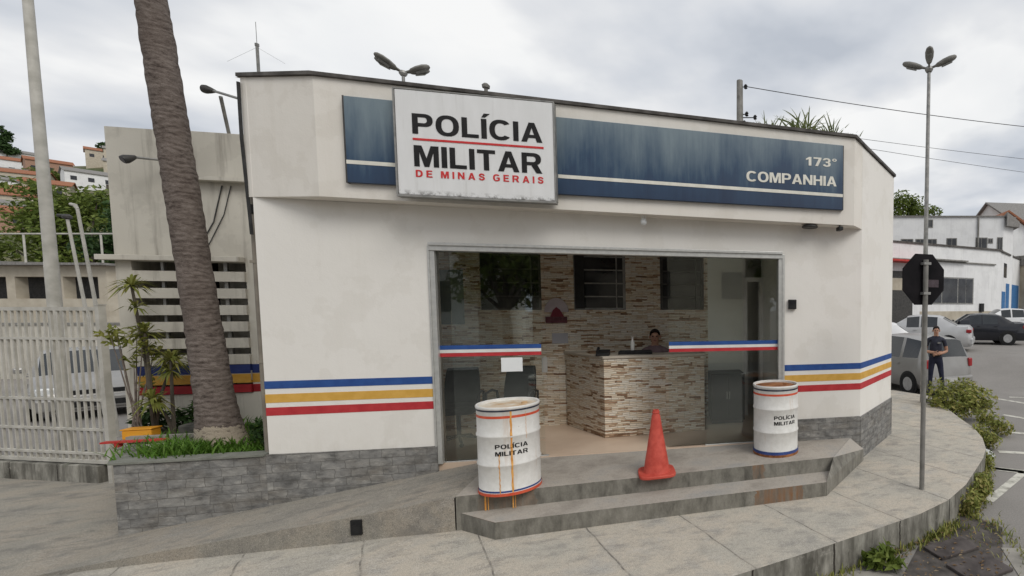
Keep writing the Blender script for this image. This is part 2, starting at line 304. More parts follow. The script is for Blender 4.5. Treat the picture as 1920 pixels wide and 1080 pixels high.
def sign_face():
    m, nt, b = new_mat('sign_white_face'); tc = N(nt, 'ShaderNodeTexCoord'); sp = N(nt, 'ShaderNodeSeparateXYZ'); L(nt, tc.outputs['Object'], sp.inputs[0])
    v = coords(nt, (3, 3, .6)); col = ramp(nt, noise(nt, v, 3, 5), [(.3, (.70, .70, .69)), (.7, (.77, .77, .765))])
    n1 = noise(nt, coords(nt), 17, 5, .7); n2 = noise(nt, coords(nt, (10, 10, .8)), 1.6, 5)
    low = mth(nt, 'MULTIPLY', mth(nt, 'SUBTRACT', 3.775, sp.outputs[2], clamp=True), 15)
    col = mixc(nt, mth(nt, 'MULTIPLY', low, ramp(nt, n1, [(.45, (0, 0, 0)), (.6, (1, 1, 1))])), col, (.09, .08, .07))
    col = mixc(nt, ramp(nt, n2, [(.58, (0, 0, 0)), (.78, (.35, .35, .35))]), col, (.42, .40, .37))
    L(nt, col, b.inputs['Base Color']); b.inputs['Roughness'].default_value = .45; return m
M['sign_white'] = sign_face()
M['roof_tile'] = nmat('clay_roof', (.22, .085, .045), (.36, .16, .09), 8, .9, .4, stretch=(1, 3, 1))
M['roof_grey'] = nmat('fibre_cement_roof', (.17, .16, .15), (.28, .27, .255), 6, .9, .3, stretch=(4, 1, 1))
M['brick_orange'] = nmat('bare_brick_wall', (.30, .17, .12), (.40, .26, .19), 6, .9, .2)
M['beige'] = nmat('beige_wall', (.42, .37, .29), (.52, .47, .38), 2, .9, .1)
M['hill'] = nmat('hill_ground', (.05, .075, .025), (.15, .13, .07), .12, .95, .2)
M['silver'] = nmat('silver_car_paint', (.29, .282, .27), (.34, .332, .32), 2, .3, 0, metal=.35, spec=.5)
M['silver2'] = nmat('light_silver_car_paint', (.48, .48, .48), (.54, .54, .54), 2, .3, 0, metal=.3, spec=.5)
M['car_white'] = nmat('white_car_paint', (.74, .74, .74), (.79, .79, .79), 2, .25, 0, spec=.5)
M['car_black'] = nmat('black_car_paint', (.008, .009, .014), (.014, .015, .02), 2, .15, 0, spec=.6)
M['tyre'] = nmat('tyre_rubber', (.012, .012, .012), (.022, .022, .022), 20, .9, .1)
M['rim'] = nmat('wheel_rim', (.45, .45, .45), (.56, .56, .56), 12, .35, 0, metal=.6)
M['tail'] = nmat('tail_light', (.26, .012, .015), (.36, .025, .028), 8, .2, 0, spec=.6)
M['lamp'] = nmat('lamp_lens', (.68, .70, .70), (.76, .78, .78), 8, .15, 0, spec=.6)
M['plate'] = nmat('number_plate', (.42, .42, .40), (.48, .48, .46), 8, .5, 0)
M['skin'] = nmat('skin', (.40, .22, .15), (.46, .26, .18), 6, .6, 0)
M['uniform'] = nmat('dark_uniform', (.022, .023, .036), (.040, .042, .058), 9, .9, .1)
M['trouser'] = nmat('navy_trousers', (.012, .014, .03), (.022, .024, .045), 9, .9, .1)
M['shirt'] = nmat('mauve_shirt', (.16, .11, .12), (.21, .15, .16), 9, .9, .1)
M['hair'] = nmat('dark_hair', (.010, .007, .006), (.03, .02, .016), 30, .7, .2)
M['maroon'] = nmat('maroon_paint', (.16, .02, .035), (.2, .03, .05), 9, .6, 0)
M['chair_black'] = nmat('black_upholstery', (.012, .013, .014), (.028, .030, .030), 8, .6, .15)
M['room_wall'] = nmat('room_paint', (.70, .70, .65), (.76, .76, .71), 2, .8, .05)
M['yellow_plastic'] = nmat('yellow_plastic', (.72, .30, .02), (.80, .38, .04), 5, .5, .05)
M['red_board'] = nmat('red_board', (.42, .03, .025), (.52, .06, .05), 7, .6, .1)
M['wire'] = nmat('wire', (.02, .02, .02), (.04, .04, .04), 10, .6, 0)
M['concrete_post'] = nmat('concrete_post', (.16, .155, .14), (.27, .26, .24), 5, .9, .2)
M['lamp_dull'] = nmat('dull_lens', (.20, .20, .19), (.28, .28, .26), 8, .3, 0)
M['lamp_case'] = nmat('lamp_case', (.15, .145, .13), (.23, .22, .20), 6, .6, .1)
M['blue_gate'] = nmat('blue_gate_paint', (.03, .12, .30), (.06, .19, .40), 6, .6, .1)
M['ceiling'] = nmat('room_ceiling', (.84, .84, .82), (.87, .87, .85), 2, .9, 0)

# ------------------------------------------------------------------ mesh tools
class MB:
    def __init__(s): s.v = []; s.f = []; s.m = []
    def add(s, vs, fs, mi=0):
        o = len(s.v); s.v += [tuple(p) for p in vs]; s.f += [tuple(i+o for i in f) for f in fs]; s.m += [mi]*len(fs); return s
    def box(s, x0, x1, y0, y1, z0, z1, mi=0):
        if x0 > x1: x0, x1 = x1, x0
        if y0 > y1: y0, y1 = y1, y0
        return s.add([(x0, y0, z0), (x1, y0, z0), (x1, y1, z0), (x0, y1, z0), (x0, y0, z1), (x1, y0, z1), (x1, y1, z1), (x0, y1, z1)],
                     [(0, 3, 2, 1), (4, 5, 6, 7), (0, 1, 5, 4), (1, 2, 6, 5), (2, 3, 7, 6), (3, 0, 4, 7)], mi)
    def prism(s, poly, z0, z1, mi=0, mside=None):
        """poly counter-clockwise seen from above; z0, z1 numbers or functions of (x, y)"""
        n = len(poly); f0 = z0 if callable(z0) else (lambda x, y: z0); f1 = z1 if callable(z1) else (lambda x, y: z1)
        ar = sum(poly[i][0]*poly[(i+1) % n][1]-poly[(i+1) % n][0]*poly[i][1] for i in range(n))
        if ar < 0: poly = poly[::-1]
        vs = [(x, y, f0(x, y)) for x, y in poly]+[(x, y, f1(x, y)) for x, y in poly]
        s.add(vs, [tuple(range(n-1, -1, -1)), tuple(range(n, 2*n))], mi)
        o = len(s.v)-2*n
        for i in range(n):
            j = (i+1) % n; s.f.append((o+i, o+j, o+n+j, o+n+i)); s.m.append(mi if mside is None else mside)
        return s
    def tube(s, pts, r, n=8, mi=0, cap=True):
        pts = [Vector(p) for p in pts]; rs = r if isinstance(r, (list, tuple)) else [r]*len(pts)
        o = len(s.v); k = len(pts); ref = None
        for i, p in enumerate(pts):
            t = (pts[min(i+1, k-1)]-pts[max(i-1, 0)]).normalized()
            if ref is None:
                ref = Vector((1, 0, 0)) if abs(t.x) < .8 else Vector((0, 1, 0))
            a = (ref-t*ref.dot(t)).normalized(); ref = a; b = t.cross(a)
            for q in range(n):
                an = 2*math.pi*q/n; s.v.append(tuple(p+(a*math.cos(an)+b*math.sin(an))*rs[i]))
        for i in range(k-1):
            for q in range(n):
                q2 = (q+1) % n; s.f.append((o+i*n+q, o+i*n+q2, o+(i+1)*n+q2, o+(i+1)*n+q)); s.m.append(mi)
        if cap:
            s.f.append(tuple(o+q for q in range(n-1, -1, -1))); s.m.append(mi)
            s.f.append(tuple(o+(k-1)*n+q for q in range(n))); s.m.append(mi)
        return s
    def lathe(s, prof, n=32, c=(0, 0, 0), mi=0, axis='z'):
        o = len(s.v)
        for r, h in prof:
            for q in range(n):
                a = 2*math.pi*q/n; x, y = r*math.cos(a), r*math.sin(a)
                s.v.append((c[0]+x, c[1]+y, c[2]+h) if axis == 'z' else (c[0]+x, c[1]+h, c[2]+y))
        for i in range(len(prof)-1):
            for q in range(n):
                q2 = (q+1) % n; a, b2, c2, d = o+i*n+q, o+i*n+q2, o+(i+1)*n+q2, o+(i+1)*n+q
                s.f.append((a, b2, c2, d) if axis == 'z' else (d, c2, b2, a)); s.m.append(mi)
        s.f.append(tuple(o+q for q in range(n))[::-1 if axis == 'z' else 1]); s.m.append(mi)
        s.f.append(tuple(o+(len(prof)-1)*n+q for q in range(n))[::1 if axis == 'z' else -1]); s.m.append(mi)
        return s
    def build(s, name, mat, parent=None, smooth=None, bevel=0, seg=2):
        me = bpy.data.meshes.new(name); me.from_pydata(s.v, [], s.f)
        mats = mat if isinstance(mat, (list, tuple)) else [mat]
        for m_ in mats: me.materials.append(m_)
        if len(mats) > 1: me.polygons.foreach_set('material_index', s.m)
        me.update()
        if smooth:
            me.polygons.foreach_set('use_smooth', [True]*len(me.polygons)); me.set_sharp_from_angle(angle=R(smooth))
        o = bpy.data.objects.new(name, me); COL.objects.link(o)
        if parent: o.parent = parent
        if bevel:
            b = o.modifiers.new('bevel', 'BEVEL'); b.width = bevel; b.segments = seg; b.limit_method = 'ANGLE'; b.angle_limit = R(40)
        return o
def tag(o, label=None, cat=None, group=None, kind=None):
    if label: o['label'] = label
    if cat: o['category'] = cat
    if group: o['group'] = group
    if kind: o['kind'] = kind
    return o
def thing(name, label, cat, loc=(0, 0, 0), rz=0., group=None):
    o = bpy.data.objects.new(name, None); COL.objects.link(o); o.empty_display_size = .1
    o.location = loc; o.rotation_euler = (0, 0, rz); return tag(o, label, cat, group)
def place(o, loc, rz=0.):
    o.location = loc; o.rotation_euler = (0, 0, rz); return o
def copy_tree(o, parent=None):
    c = o.copy(); COL.objects.link(c)
    if parent: c.parent = parent
    for ch in list(o.children): copy_tree(ch, c)
    return c
def arc(cx, cy, rx, ry, a0, a1, n=14, p=2.35):
    out = []
    for i in range(n+1):
        a = R(lerp(a0, a1, i/n)); c, s_ = math.cos(a), math.sin(a)
        out.append((cx+rx*math.copysign(abs(c)**(2/p), c), cy+ry*math.copysign(abs(s_)**(2/p), s_)))
    return out
def thick(pts, h):
    q = []
    for i in range(len(pts)-1):
        p0, p1, p2, p3 = pts[max(i-1, 0)], pts[i], pts[i+1], pts[min(i+2, len(pts)-1)]
        for k in range(4):
            t = k/4; q.append(tuple(.5*(2*p1[d]+(p2[d]-p0[d])*t+(2*p0[d]-5*p1[d]+4*p2[d]-p3[d])*t*t+(3*p1[d]-p0[d]-3*p2[d]+p3[d])*t**3) for d in (0, 1)))
    q.append(pts[-1]); a, b = [], []
    for i, p in enumerate(q):
        d = Vector((q[min(i+1, len(q)-1)][0]-q[max(i-1, 0)][0], q[min(i+1, len(q)-1)][1]-q[max(i-1, 0)][1])).normalized()
        a.append((p[0]-d.y*h, p[1]+d.x*h)); b.append((p[0]+d.y*h, p[1]-d.x*h))
    return a+b[::-1]
GL = {   # bold sans capitals: outlines and holes in a unit-high box, then the width
 'P': ([[(0, 0), (0, 1)]+arc(.42, .685, .31, .315, 90, -90)+[(.2, .37), (.2, 0)], [(.2, .83)]+arc(.41, .685, .115, .145, 90, -90)+[(.2, .54)]], .73),
 'R': ([[(0, 0), (0, 1)]+arc(.45, .70, .31, .30, 90, -62)+[(.80, 0), (.57, 0), (.37, .385), (.2, .385), (.2, 0)], [(.2, .83)]+arc(.43, .69, .12, .14, 90, -90)+[(.2, .55)]], .80),
 'D': ([[(0, 0), (0, 1)]+arc(.34, .5, .42, .5, 90, -90)+[(0, 0)][:0], [(.2, .83)]+arc(.32, .5, .23, .33, 90, -90)+[(.2, .17)]], .76),
 'O': ([arc(.42, .5, .42, .52, 0, 345, 23), arc(.42, .5, .215, .345, 0, 345, 23)], .84),
 'L': ([[(0, 0), (0, 1), (.2, 1), (.2, .175), (.62, .175), (.62, 0)]], .62),
 'I': ([[(0, 0), (0, 1), (.2, 1), (.2, 0)]], .20),
 'Í': ([[(0, 0), (0, 1), (.2, 1), (.2, 0)], [(.02, 1.07), (.11, 1.27), (.33, 1.27), (.15, 1.07)]], .20),
 'C': ([arc(.42, .5, .42, .52, 38, 322, 22)+arc(.42, .5, .215, .345, 312, 48, 18)], .80),
 'G': ([arc(.42, .5, .42, .52, 38, 318, 22)+[(.80, .13), (.80, .55), (.43, .55), (.43, .40), (.61, .40), (.61, .24)]+arc(.42, .5, .215, .345, 300, 48, 18)], .82),
 'A': ([[(0, 0), (.30, 1), (.52, 1), (.82, 0), (.605, 0), (.545, .21), (.275, .21), (.215, 0)], [(.32, .37), (.50, .37), (.41, .74)]], .82),
 'M': ([[(0, 0), (0, 1), (.28, 1), (.445, .40), (.61, 1), (.89, 1), (.89, 0), (.70, 0), (.70, .70), (.53, 0), (.36, 0), (.19, .70), (.19, 0)]], .89),
 'N': ([[(0, 0), (0, 1), (.21, 1), (.57, .36), (.57, 1), (.76, 1), (.76, 0), (.55, 0), (.19, .64), (.19, 0)]], .76),
 'H': ([[(0, 0), (0, 1), (.2, 1), (.2, .61), (.54, .61), (.54, 1), (.74, 1), (.74, 0), (.54, 0), (.54, .43), (.2, .43), (.2, 0)]], .74),
 'T': ([[(0, 1), (.68, 1), (.68, .825), (.44, .825), (.44, 0), (.24, 0), (.24, .825), (0, .825)]], .68),
 'E': ([[(0, 0), (0, 1), (.64, 1), (.64, .83), (.2, .83), (.2, .60), (.60, .60), (.60, .43), (.2, .43), (.2, .17), (.66, .17), (.66, 0)]], .66),
 'S': ([thick([(.60, .70), (.54, .84), (.35, .915), (.16, .84), (.11, .71), (.19, .585), (.36, .515), (.54, .43), (.60, .29), (.53, .15), (.35, .085), (.15, .15), (.09, .31)], .095)], .70),
 '1': ([[(.20, 0), (.20, .72), (0, .62), (0, .78), (.24, 1), (.40, 1), (.40, 0)]], .46),
 '7': ([[(0, 1), (.60, 1), (.60, .85), (.34, 0), (.13, 0), (.38, .83), (0, .83)]], .60),
 '3': ([thick([(.07, .71), (.13, .85), (.31, .915), (.48, .84), (.50, .70), (.42, .58), (.27, .53)], .09)[:0] or [(.0, .70), (.0, .74)]+arc(.30, .72, .28, .28, 160, -35, 14)+[(.46, .52)]+arc(.30, .29, .30, .29, 40, -165, 16)+[(.19, .29)]+arc(.30, .29, .12, .14, -170, 80, 12)+[(.22, .43), (.22, .60)]+arc(.30, .72, .11, .13, -80, 165, 12)], .62),
 'º': ([arc(.17, .83, .17, .17, 0, 345, 15, 2), arc(.17, .83, .085, .085, 0, 345, 15, 2)], .34)}
def text_mesh(name, body, ref, u0, u1, z0, z1, y, mat, parent=None, offset=0, depth=.004, space=.10):
    """bold capitals in the x-z plane facing -y, fitted to u0..u1 and cap height z0..z1"""
    cu = bpy.data.curves.new('t', 'CURVE'); cu.dimensions = '2D'; cu.fill_mode = 'FRONT'; x = 0
    for ch in body:
        if ch == ' ': x += .34+space*.5; continue
        outl, w = GL[ch]
        for o_ in outl:
            sp_ = cu.splines.new('POLY'); sp_.points.add(len(o_)-1); sp_.use_cyclic_u = True
            for k, p in enumerate(o_): sp_.points[k].co = (x+p[0], p[1], 0, 1)
        x += w+space
    x -= space
    ob = bpy.data.objects.new('t', cu); COL.objects.link(ob); dg = bpy.context.evaluated_depsgraph_get(); dg.update()
    me = bpy.data.meshes.new_from_object(ob.evaluated_get(dg)); bpy.data.objects.remove(ob); bpy.data.curves.remove(cu)
    for v in me.vertices: v.co = Vector((lerp(u0, u1, v.co.x/x), y, lerp(z0, z1, v.co.y)))
    bm = bmesh.new(); bm.from_mesh(me); bmesh.ops.remove_doubles(bm, verts=bm.verts, dist=1e-6)
    for f in bm.faces:
        f.normal_update()
    bmesh.ops.recalc_face_normals(bm, faces=bm.faces)
    r = bmesh.ops.extrude_face_region(bm, geom=bm.faces[:])
    for e in r['geom']:
        if isinstance(e, bmesh.types.BMVert): e.co.y -= depth
    bmesh.ops.recalc_face_normals(bm, faces=bm.faces); bm.to_mesh(me); bm.free()
    me.materials.clear(); me.materials.append(mat); me.name = name
    o = bpy.data.objects.new(name, me); COL.objects.link(o)
    if parent: o.parent = parent
    return o
def leaves(mb, blobs, n, size, up=.35, shell=.45, rnd=random):
    tot = sum(b[3]*b[4]*b[5] for b in blobs)
    for cx, cy, cz, rx, ry, rz in blobs:
        for _ in range(max(3, int(n*rx*ry*rz/tot))):
            d = Vector((rnd.gauss(0, 1), rnd.gauss(0, 1), rnd.gauss(0, 1))).normalized(); q = rnd.random()**shell
            p = Vector((cx+d.x*rx*q, cy+d.y*ry*q, cz+d.z*rz*q))
            nn = (d*.7+Vector((rnd.gauss(0, .6), rnd.gauss(0, .6), rnd.gauss(up, .6)))).normalized()
            t = nn.orthogonal().normalized(); t.rotate(Matrix.Rotation(rnd.random()*6.28, 3, nn)); b = nn.cross(t)
            s = size*rnd.uniform(.6, 1.35); w = s*.42
            mb.add([p-t*s, p+b*w+nn*s*.12, p+t*s, p-b*w+nn*s*.12], [(0, 1, 2, 3)])
    return mb
def blades(mb, pts, h, spread=.5, w=.01, rnd=random):
    for x, y, z in pts:
        a = rnd.random()*6.28; hh = h*rnd.uniform(.5, 1.3); dx, dy = math.cos(a), math.sin(a); k = spread*rnd.uniform(.3, 1.2)
        px, py = -dy*w, dx*w
        mb.add([(x-px, y-py, z), (x+px, y+py, z), (x+dx*hh*k*.4+px*.8, y+dy*hh*k*.4+py*.8, z+hh*.6), (x+dx*hh*k*.4-px*.8, y+dy*hh*k*.4-py*.8, z+hh*.6), (x+dx*hh*k, y+dy*hh*k, z+hh)],
               [(0, 1, 2, 3), (3, 2, 4)])
    return mb

# ================================================================== GROUND
def gz(X, Y):
    z = 0.
    if X > 0: z += .75*sstep(16.2, 19.5, Y+.5*(X-4))
    z += .05*sstep(-6, -9, X)
    return z
xs = [-260, -180, -130, -100, -80, -60, -45, -35, -28, -22, -17, -13]+[x for x in range(-10, 22)]+[24, 28, 34, 42, 55, 75, 110, 170, 260]
ys = [-260, -150, -90, -60, -40, -28, -20, -14, -10, -6, -3]+[y*1.0 for y in range(0, 30)]+[32, 36, 42, 50, 62, 80, 110, 150, 220, 320]
g = MB(); nx = len(xs)
g.v = [(x, y, gz(x, y)) for y in ys for x in xs]
g.f = [(j*nx+i, j*nx+i+1, (j+1)*nx+i+1, (j+1)*nx+i) for j in range(len(ys)-1) for i in range(nx-1)]; g.m = [0]*len(g.f)
tag(g.build('road', M['asphalt'], smooth=60), kind='structure')

def swz(u, w=0):        # pavement height along the front
    return lerp(.10, .315, sstep(-3.6, .9, u)) if u < .9 else .315
kerb_uv = [(-2.6, -3.75), (0, -3.35), (1.5, -3.0), (2.4, -2.79), (3.16, -2.56), (3.86, -2.34), (4.68, -2.05), (5.25, -1.85), (5.75, -1.60), (6.25, -1.22), (6.75, -.74), (7.15, -.35), (7.5, .05), (7.85, .6), (8.15, 1.25), (8.35, 1.95), (8.6, 2.7), (8.95, 3.5), (9.1, 4.2), (8.6, 5.2), (7.4, 6.2)]
def strip(inner, outer, name, mats, zf, depth, u_steps=1):
    mb = MB(); n = len(outer); K = 6
    for i in range(n):
        for k in range(K+1):
            t = k/K; u = lerp(inner[i][0], outer[i][0], t); w = lerp(inner[i][1], outer[i][1], t); mb.v.append((u, w, zf(u, w)))
    for i in range(n-1):
        for k in range(K):
            a = i*(K+1)+k; mb.f.append((a, a+1, a+K+2, a+K+1)[::-1]); mb.m.append(0)
    o = len(mb.v)
    for i in range(n): u, w = outer[i]; mb.v += [(u, w, zf(u, w)), (u, w, -depth)]
    for i in range(n-1): a = o+2*i; mb.f.append((a, a+1, a+3, a+2)); mb.m.append(1)
    o2 = place(mb.build(name, mats), fw(0, 0), RZ); bm = bmesh.new(); bm.from_mesh(o2.data)
    bmesh.ops.recalc_face_normals(bm, faces=bm.faces); bm.to_mesh(o2.data); bm.free()
    if o2.data.polygons[0].normal.z < 0: o2.data.flip_normals()
    return o2
inner = [(-2.6, 1)]+[(max(-2.4, min(5.2, a*.62)), 1.0) for a, b in kerb_uv[1:13]]+[(5.2, 1.2), (5.3, 1.6), (5.4, 2.2), (5.5, 3), (5.6, 4), (5.6, 4.8), (5.6, 5.6), (5.6, 6.2)]
tag(strip(inner, kerb_uv, 'sidewalk', [M['pave'], M['kerb']], swz, .15), kind='structure')
dr = MB(); us = [-16, -12, -9, -7, -6, -5, -4.4, -3.8, -3.2, -2.6]; ws = [-3.75, -2.5, -1.5, -.8, 0, 1, 2, 3, 4]
dr.v = [(u, w+(-.0 if u > -3 else 0), swz(u)-.004 if u > -2.7 else swz(u)) for w in ws for u in us]
dr.f = [(j*len(us)+i, j*len(us)+i+1, (j+1)*len(us)+i+1, (j+1)*len(us)+i) for j in range(len(ws)-1) for i in range(len(us)-1)]; dr.m = [0]*len(dr.f)
tag(place(dr.build('driveway', M['drive'], smooth=60), fw(0, 0), RZ), kind='structure')

# entrance platform, lower step, side cheek, ramp along the wall
PZ = .65
st = MB()
st.prism([(.58, .02), (.59, -1.12), (4.66, -.80), (5.20, -.02), (5.20, .02)], .0, PZ)
st.prism([(.63, -1.118), (1.03, -1.43), (4.44, -1.16), (4.655, -.80), (4.6, -.78)], .0, .48)
def cheek(x, y):                                   # side wedge between the platform and the outer edge of the lower step
    t = ((x-4.66)*.78-(y+.80)*.54)/.949
    return lerp(PZ, .485, max(0, min(1, t/.30)))
st.prism([(4.662, -.802), (4.445, -1.158), (5.40, -.05), (5.203, -.022)], .0, lambda x, y: PZ if (x, y) in ((4.662, -.802), (5.203, -.022)) else .483)
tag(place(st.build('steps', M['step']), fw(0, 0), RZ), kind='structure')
rp = MB(); rz = lambda u: PZ-.002 if u > .5 else max(.02, PZ+.152*(u-.5))
uu = [-3.3, -2.9, -2.4, -1.9, -1.4, -.9, -.4, .1, .5, .578]
ov = lambda u: lerp(-.80, -1.12, sstep(-3.0, .5, u))
for u in uu: rp.v += [(u, .015, rz(u)), (u, ov(u), rz(u)-.012), (u, ov(u), -.1)]
for i in range(len(uu)-1):
    a = 3*i; rp.f += [(a, a+1, a+4, a+3), (a+1, a+2, a+5, a+4)]; rp.m += [0, 0]
tag(place(rp.build('ramp', M['ramp']), fw(0, 0), RZ), kind='structure')
dh = MB(); dh.tube([(-.27, -1.075, .40), (-.27, -1.10, .40)], .045, 8); dh.box(-.315, -.225, -1.098, -1.06, .345, .49)
o = place(dh.build('drain_outlet', M['black']), fw(0, 0), RZ); tag(o, 'small black drain hole in the side face of the entrance ramp', 'drain')

# ================================================================== POLICE STATION
st_root = thing('police_station', 'cream single-storey corner police building with blue, yellow and red stripes and a wide glass front', 'building', fw(0, 0), RZ)
topz = lambda u, w=0: 4.925-.026*(u+1.64)
botz = lambda u, w=0: 3.685-.012*(u+.9)
RX, RW = 6.48, 1.245                                    # far end of the splayed right wall
w_ = MB()
w_.prism([(-1.64, 0), (0, 0), (0, .2), (-1.64, .2)], .88, topz)
w_.prism([(0, 0), (4.2, 0), (4.2, .2), (0, .2)], 3.24, topz)
w_.prism([(4.2, 0), (5.36, 0), (5.36, .2), (4.2, .2)], .64, topz)
w_.prism([(5.36, 0), (RX, RW), (RX-.16, RW+.14), (5.20, .2)], .3, topz)
w_.prism([(RX, RW), (RX, 5), (RX-.2, 5), (RX-.2, RW+.1)], .3, topz)
w_.prism([(-1.64, .2), (-1.44, .2), (-1.44, 5), (-1.64, 5)], .3, topz)
w_.prism([(-1.44, 4.8), (RX-.2, 4.8), (RX-.2, 5), (-1.44, 5)], .3, topz)
wall = w_.build('wall', M['wall'], st_root)
b_ = MB()
b_.prism([(-1.70, .02), (-.90, -.25), (5.135, -.25), (5.357, -.003), (-1.64, -.003)], botz, lambda u, w: topz(u)+.012)
b_.build('fascia_band', M['band'], st_root, bevel=.012)
rf = MB(); rf.prism([(-1.44, .2), (5.2, .2), (RX-.2, RW+.15), (RX-.2, 4.8), (-1.44, 4.8)], 4.45, 4.6); rf.build('roof', M['roof_grey'], st_root)
cp = MB(); cp.prism([(-1.725, .05), (-1.725, 0), (-.91, -.285), (5.15, -.285), (5.40, 0), (RX+.03, RW-.02), (RX+.03, 5.03), (RX-.22, 5.03), (RX-.22, RW+.14), (5.16, .24), (-1.40, .24), (-1.40, 5.03), (-1.67, 5.03), (-1.67, .05)], lambda u, w: topz(u)+.014, lambda u, w: topz(u)+.05)
cp.build('roof_coping', M['flash'], st_root)
sb = MB()
sb.prism([(-1.66, -.022), (0, -.022), (0, .18), (-1.66, .18)], .0, lambda u, w: .897-.012*(u+1.66))
sb.build('stone_base', M['stone'], st_root)
sb = MB(); sb.prism([(4.22, -.02), (5.352, -.02), (5.352, .1), (4.22, .1)], .1, .955)
sb.prism([(5.365, -.02), (RX+.01, RW-.03), (RX-.02, RW), (5.34, -.003)], .1, .945)
sb.build('stone_base', M['stone'], st_root)
for zc, h, k in ((1.655, .085, 'blue'), (1.505, .095, 'yellow'), (1.36, .09, 'red')):
    t = .003; ms = M[k]
    mb = MB(); mb.box(-1.642, 0.0, -t, .03, zc-h/2+.01, zc+h/2+.01); mb.build('painted_stripe', ms, st_root)
    mb = MB(); mb.prism([(4.232, -t), (5.362, -t), (5.35, .03), (4.232, .03)], zc-h/2+.025, zc+h/2+.025); mb.build('painted_stripe', ms, st_root)
    mb = MB(); mb.prism([(5.362, -t), (RX+.002, RW-.004), (RX-.02, RW+.02), (5.35, .01)], zc-h/2+.025, zc+h/2+.025); mb.build('painted_stripe', ms, st_root)
# glass front: frame, four panes
fr = MB(); fr.box(-.0, 4.2, -.025, .11, 3.17, 3.245); fr.box(.0, .05, -.012, .11, .66, 3.17); fr.box(4.15, 4.2, -.012, .11, .66, 3.17)
fr.box(.0, 4.2, -.045, -.026, 3.228, 3.262); fr.box(-.018, .0, -.02, .0, .66, 3.228); fr.box(4.2, 4.235, -.02, -.002, .66, 3.228)
fr.box(.05, 1.2, .04, .085, .655, .672); fr.box(3.15, 4.15, .04, .085, .655, .672)
win = fr.build('window', M['alu'], st_root, bevel=.004)
def pane(u0, u1, w0, stripe=True):
    mb = MB(); mb.box(u0, u1, w0, w0+.008, .672, 3.168); p = mb.build('pane', M['glass'], win)
    return p
def gstripe(u0, u1, w0, z=1.93):
    for z0, z1, k in ((.085, .135, 'blue'), (.045, .083, 'white'), (.0, .043, 'red')):
        mb = MB(); mb.box(u0, u1, w0-.003, w0-.0015, z+z0, z+z1); mb.build('painted_stripe', M[k], win)
pane(.05, 1.06, .045); pane(.17, 1.16, .07); pane(3.17, 4.15, .045); pane(2.68, 3.66, .07)
gstripe(.05, 1.15, .045); gstripe(2.69, 4.15, .045)
# room inside
fl = MB(); fl.prism([(-1.44, .02), (4.2, .02), (5.2, .2), (5.2, 4.8), (-1.44, 4.8)], .3, .658); fl.build('tiled_floor', M['tile'], st_root)
ce = MB(); ce.prism([(-1.44, .2), (5.2, .2), (5.2, 4.8), (-1.44, 4.8)], 3.48, 3.56); ce.build('ceiling', M['ceiling'], st_root)
bw = MB(); WB = 1.72; wins = [(-.05, .80), (1.27, 2.05), (2.59, 3.30)]; ZS = 2.475
bw.box(-1.44, 3.36, WB, WB+.14, .658, ZS)
edges = [-1.44]+[e for a in wins for e in a]+[3.36]
for i in range(0, len(edges), 2): bw.box(edges[i], edges[i+1], WB, WB+.14, ZS, 3.48)
bw.build('stone_inner_wall', M['strips'], st_root)
iw = MB(); iw.box(3.36, 4.0, WB, WB+.14, .658, 3.48); iw.build('inner_wall', M['room_wall'], st_root); iw = MB(); iw.box(4.30, 4.42, .2, WB+.14, .658, 3.48); iw.build('inner_wall', M['room_wall'], st_root); iw = MB()
iw.box(4.0, 4.30, WB+.9, WB+1.0, .658, 3.48); iw.build('inner_wall', M['room_wall'], st_root); iw = MB(); iw.box(-1.44, -1.36, .2, WB, .658, 3.48); iw.build('inner_wall', M['room_wall'], st_root)
idr = MB(); idr.box(3.97, 4.03, WB-.02, WB+.1, .658, 2.95); idr.box(4.24, 4.30, WB-.02, WB+.1, .658, 2.95); idr.box(3.97, 4.30, WB-.02, WB+.1, 2.95, 3.02)
idr.build('inner_door_frame', M['white'], st_root)
for i, (a, b) in enumerate(wins):
    f = MB(); t = .022
    f.box(a, a+t*2, WB+.03, WB+.08, ZS, 3.48); f.box(b-t*2, b, WB+.03, WB+.08, ZS, 3.48); f.box(a+.044, b-.044, WB+.03, WB+.08, ZS, ZS+.03)
    for k in range(1, 5): z = ZS+k*.21; f.box(a+.044, b-.044, WB+.035, WB+.065, z-.010, z+.010)
    for q in (.18, .82): x = lerp(a, b, q); f.box(x-.009, x+.009, WB+.032, WB+.068, ZS+.03, 3.48)
    fo = f.build('inner_window', M['dark_metal'] if i != 1 else M['grey_metal'], st_root)
    p = MB(); p.box(a+.02, b-.02, WB+.085, WB+.095, ZS+.01, 3.48); p.build('pane', M['dark_glass'], fo)
    if i < 2:
        p = MB(); p.box(lerp(a, b, .02), lerp(a, b, .20), WB+.012, WB+.028, ZS+.02, 3.47); p.build('shutter', M['black'], fo)
# wall fittings
dp = MB(); dp.tube([(-1.715, .12, 4.35), (-1.715, .12, .9)], .036, 10)
for z in (4.1, 3.0, 1.9): dp.box(-1.76, -1.64, .08, .16, z, z+.03)
dp.build('downpipe', nmat('pipe_beige', (.20, .175, .145), (.30, .27, .22), 4, .7, .1), st_root, smooth=40)
dc = MB(); dc.tube([(-1.70, -.005, 4.88), (-1.705, .0, 4.3), (-1.69, .03, 3.3)], .016, 6); dc.build('cable', M['wire'], st_root)
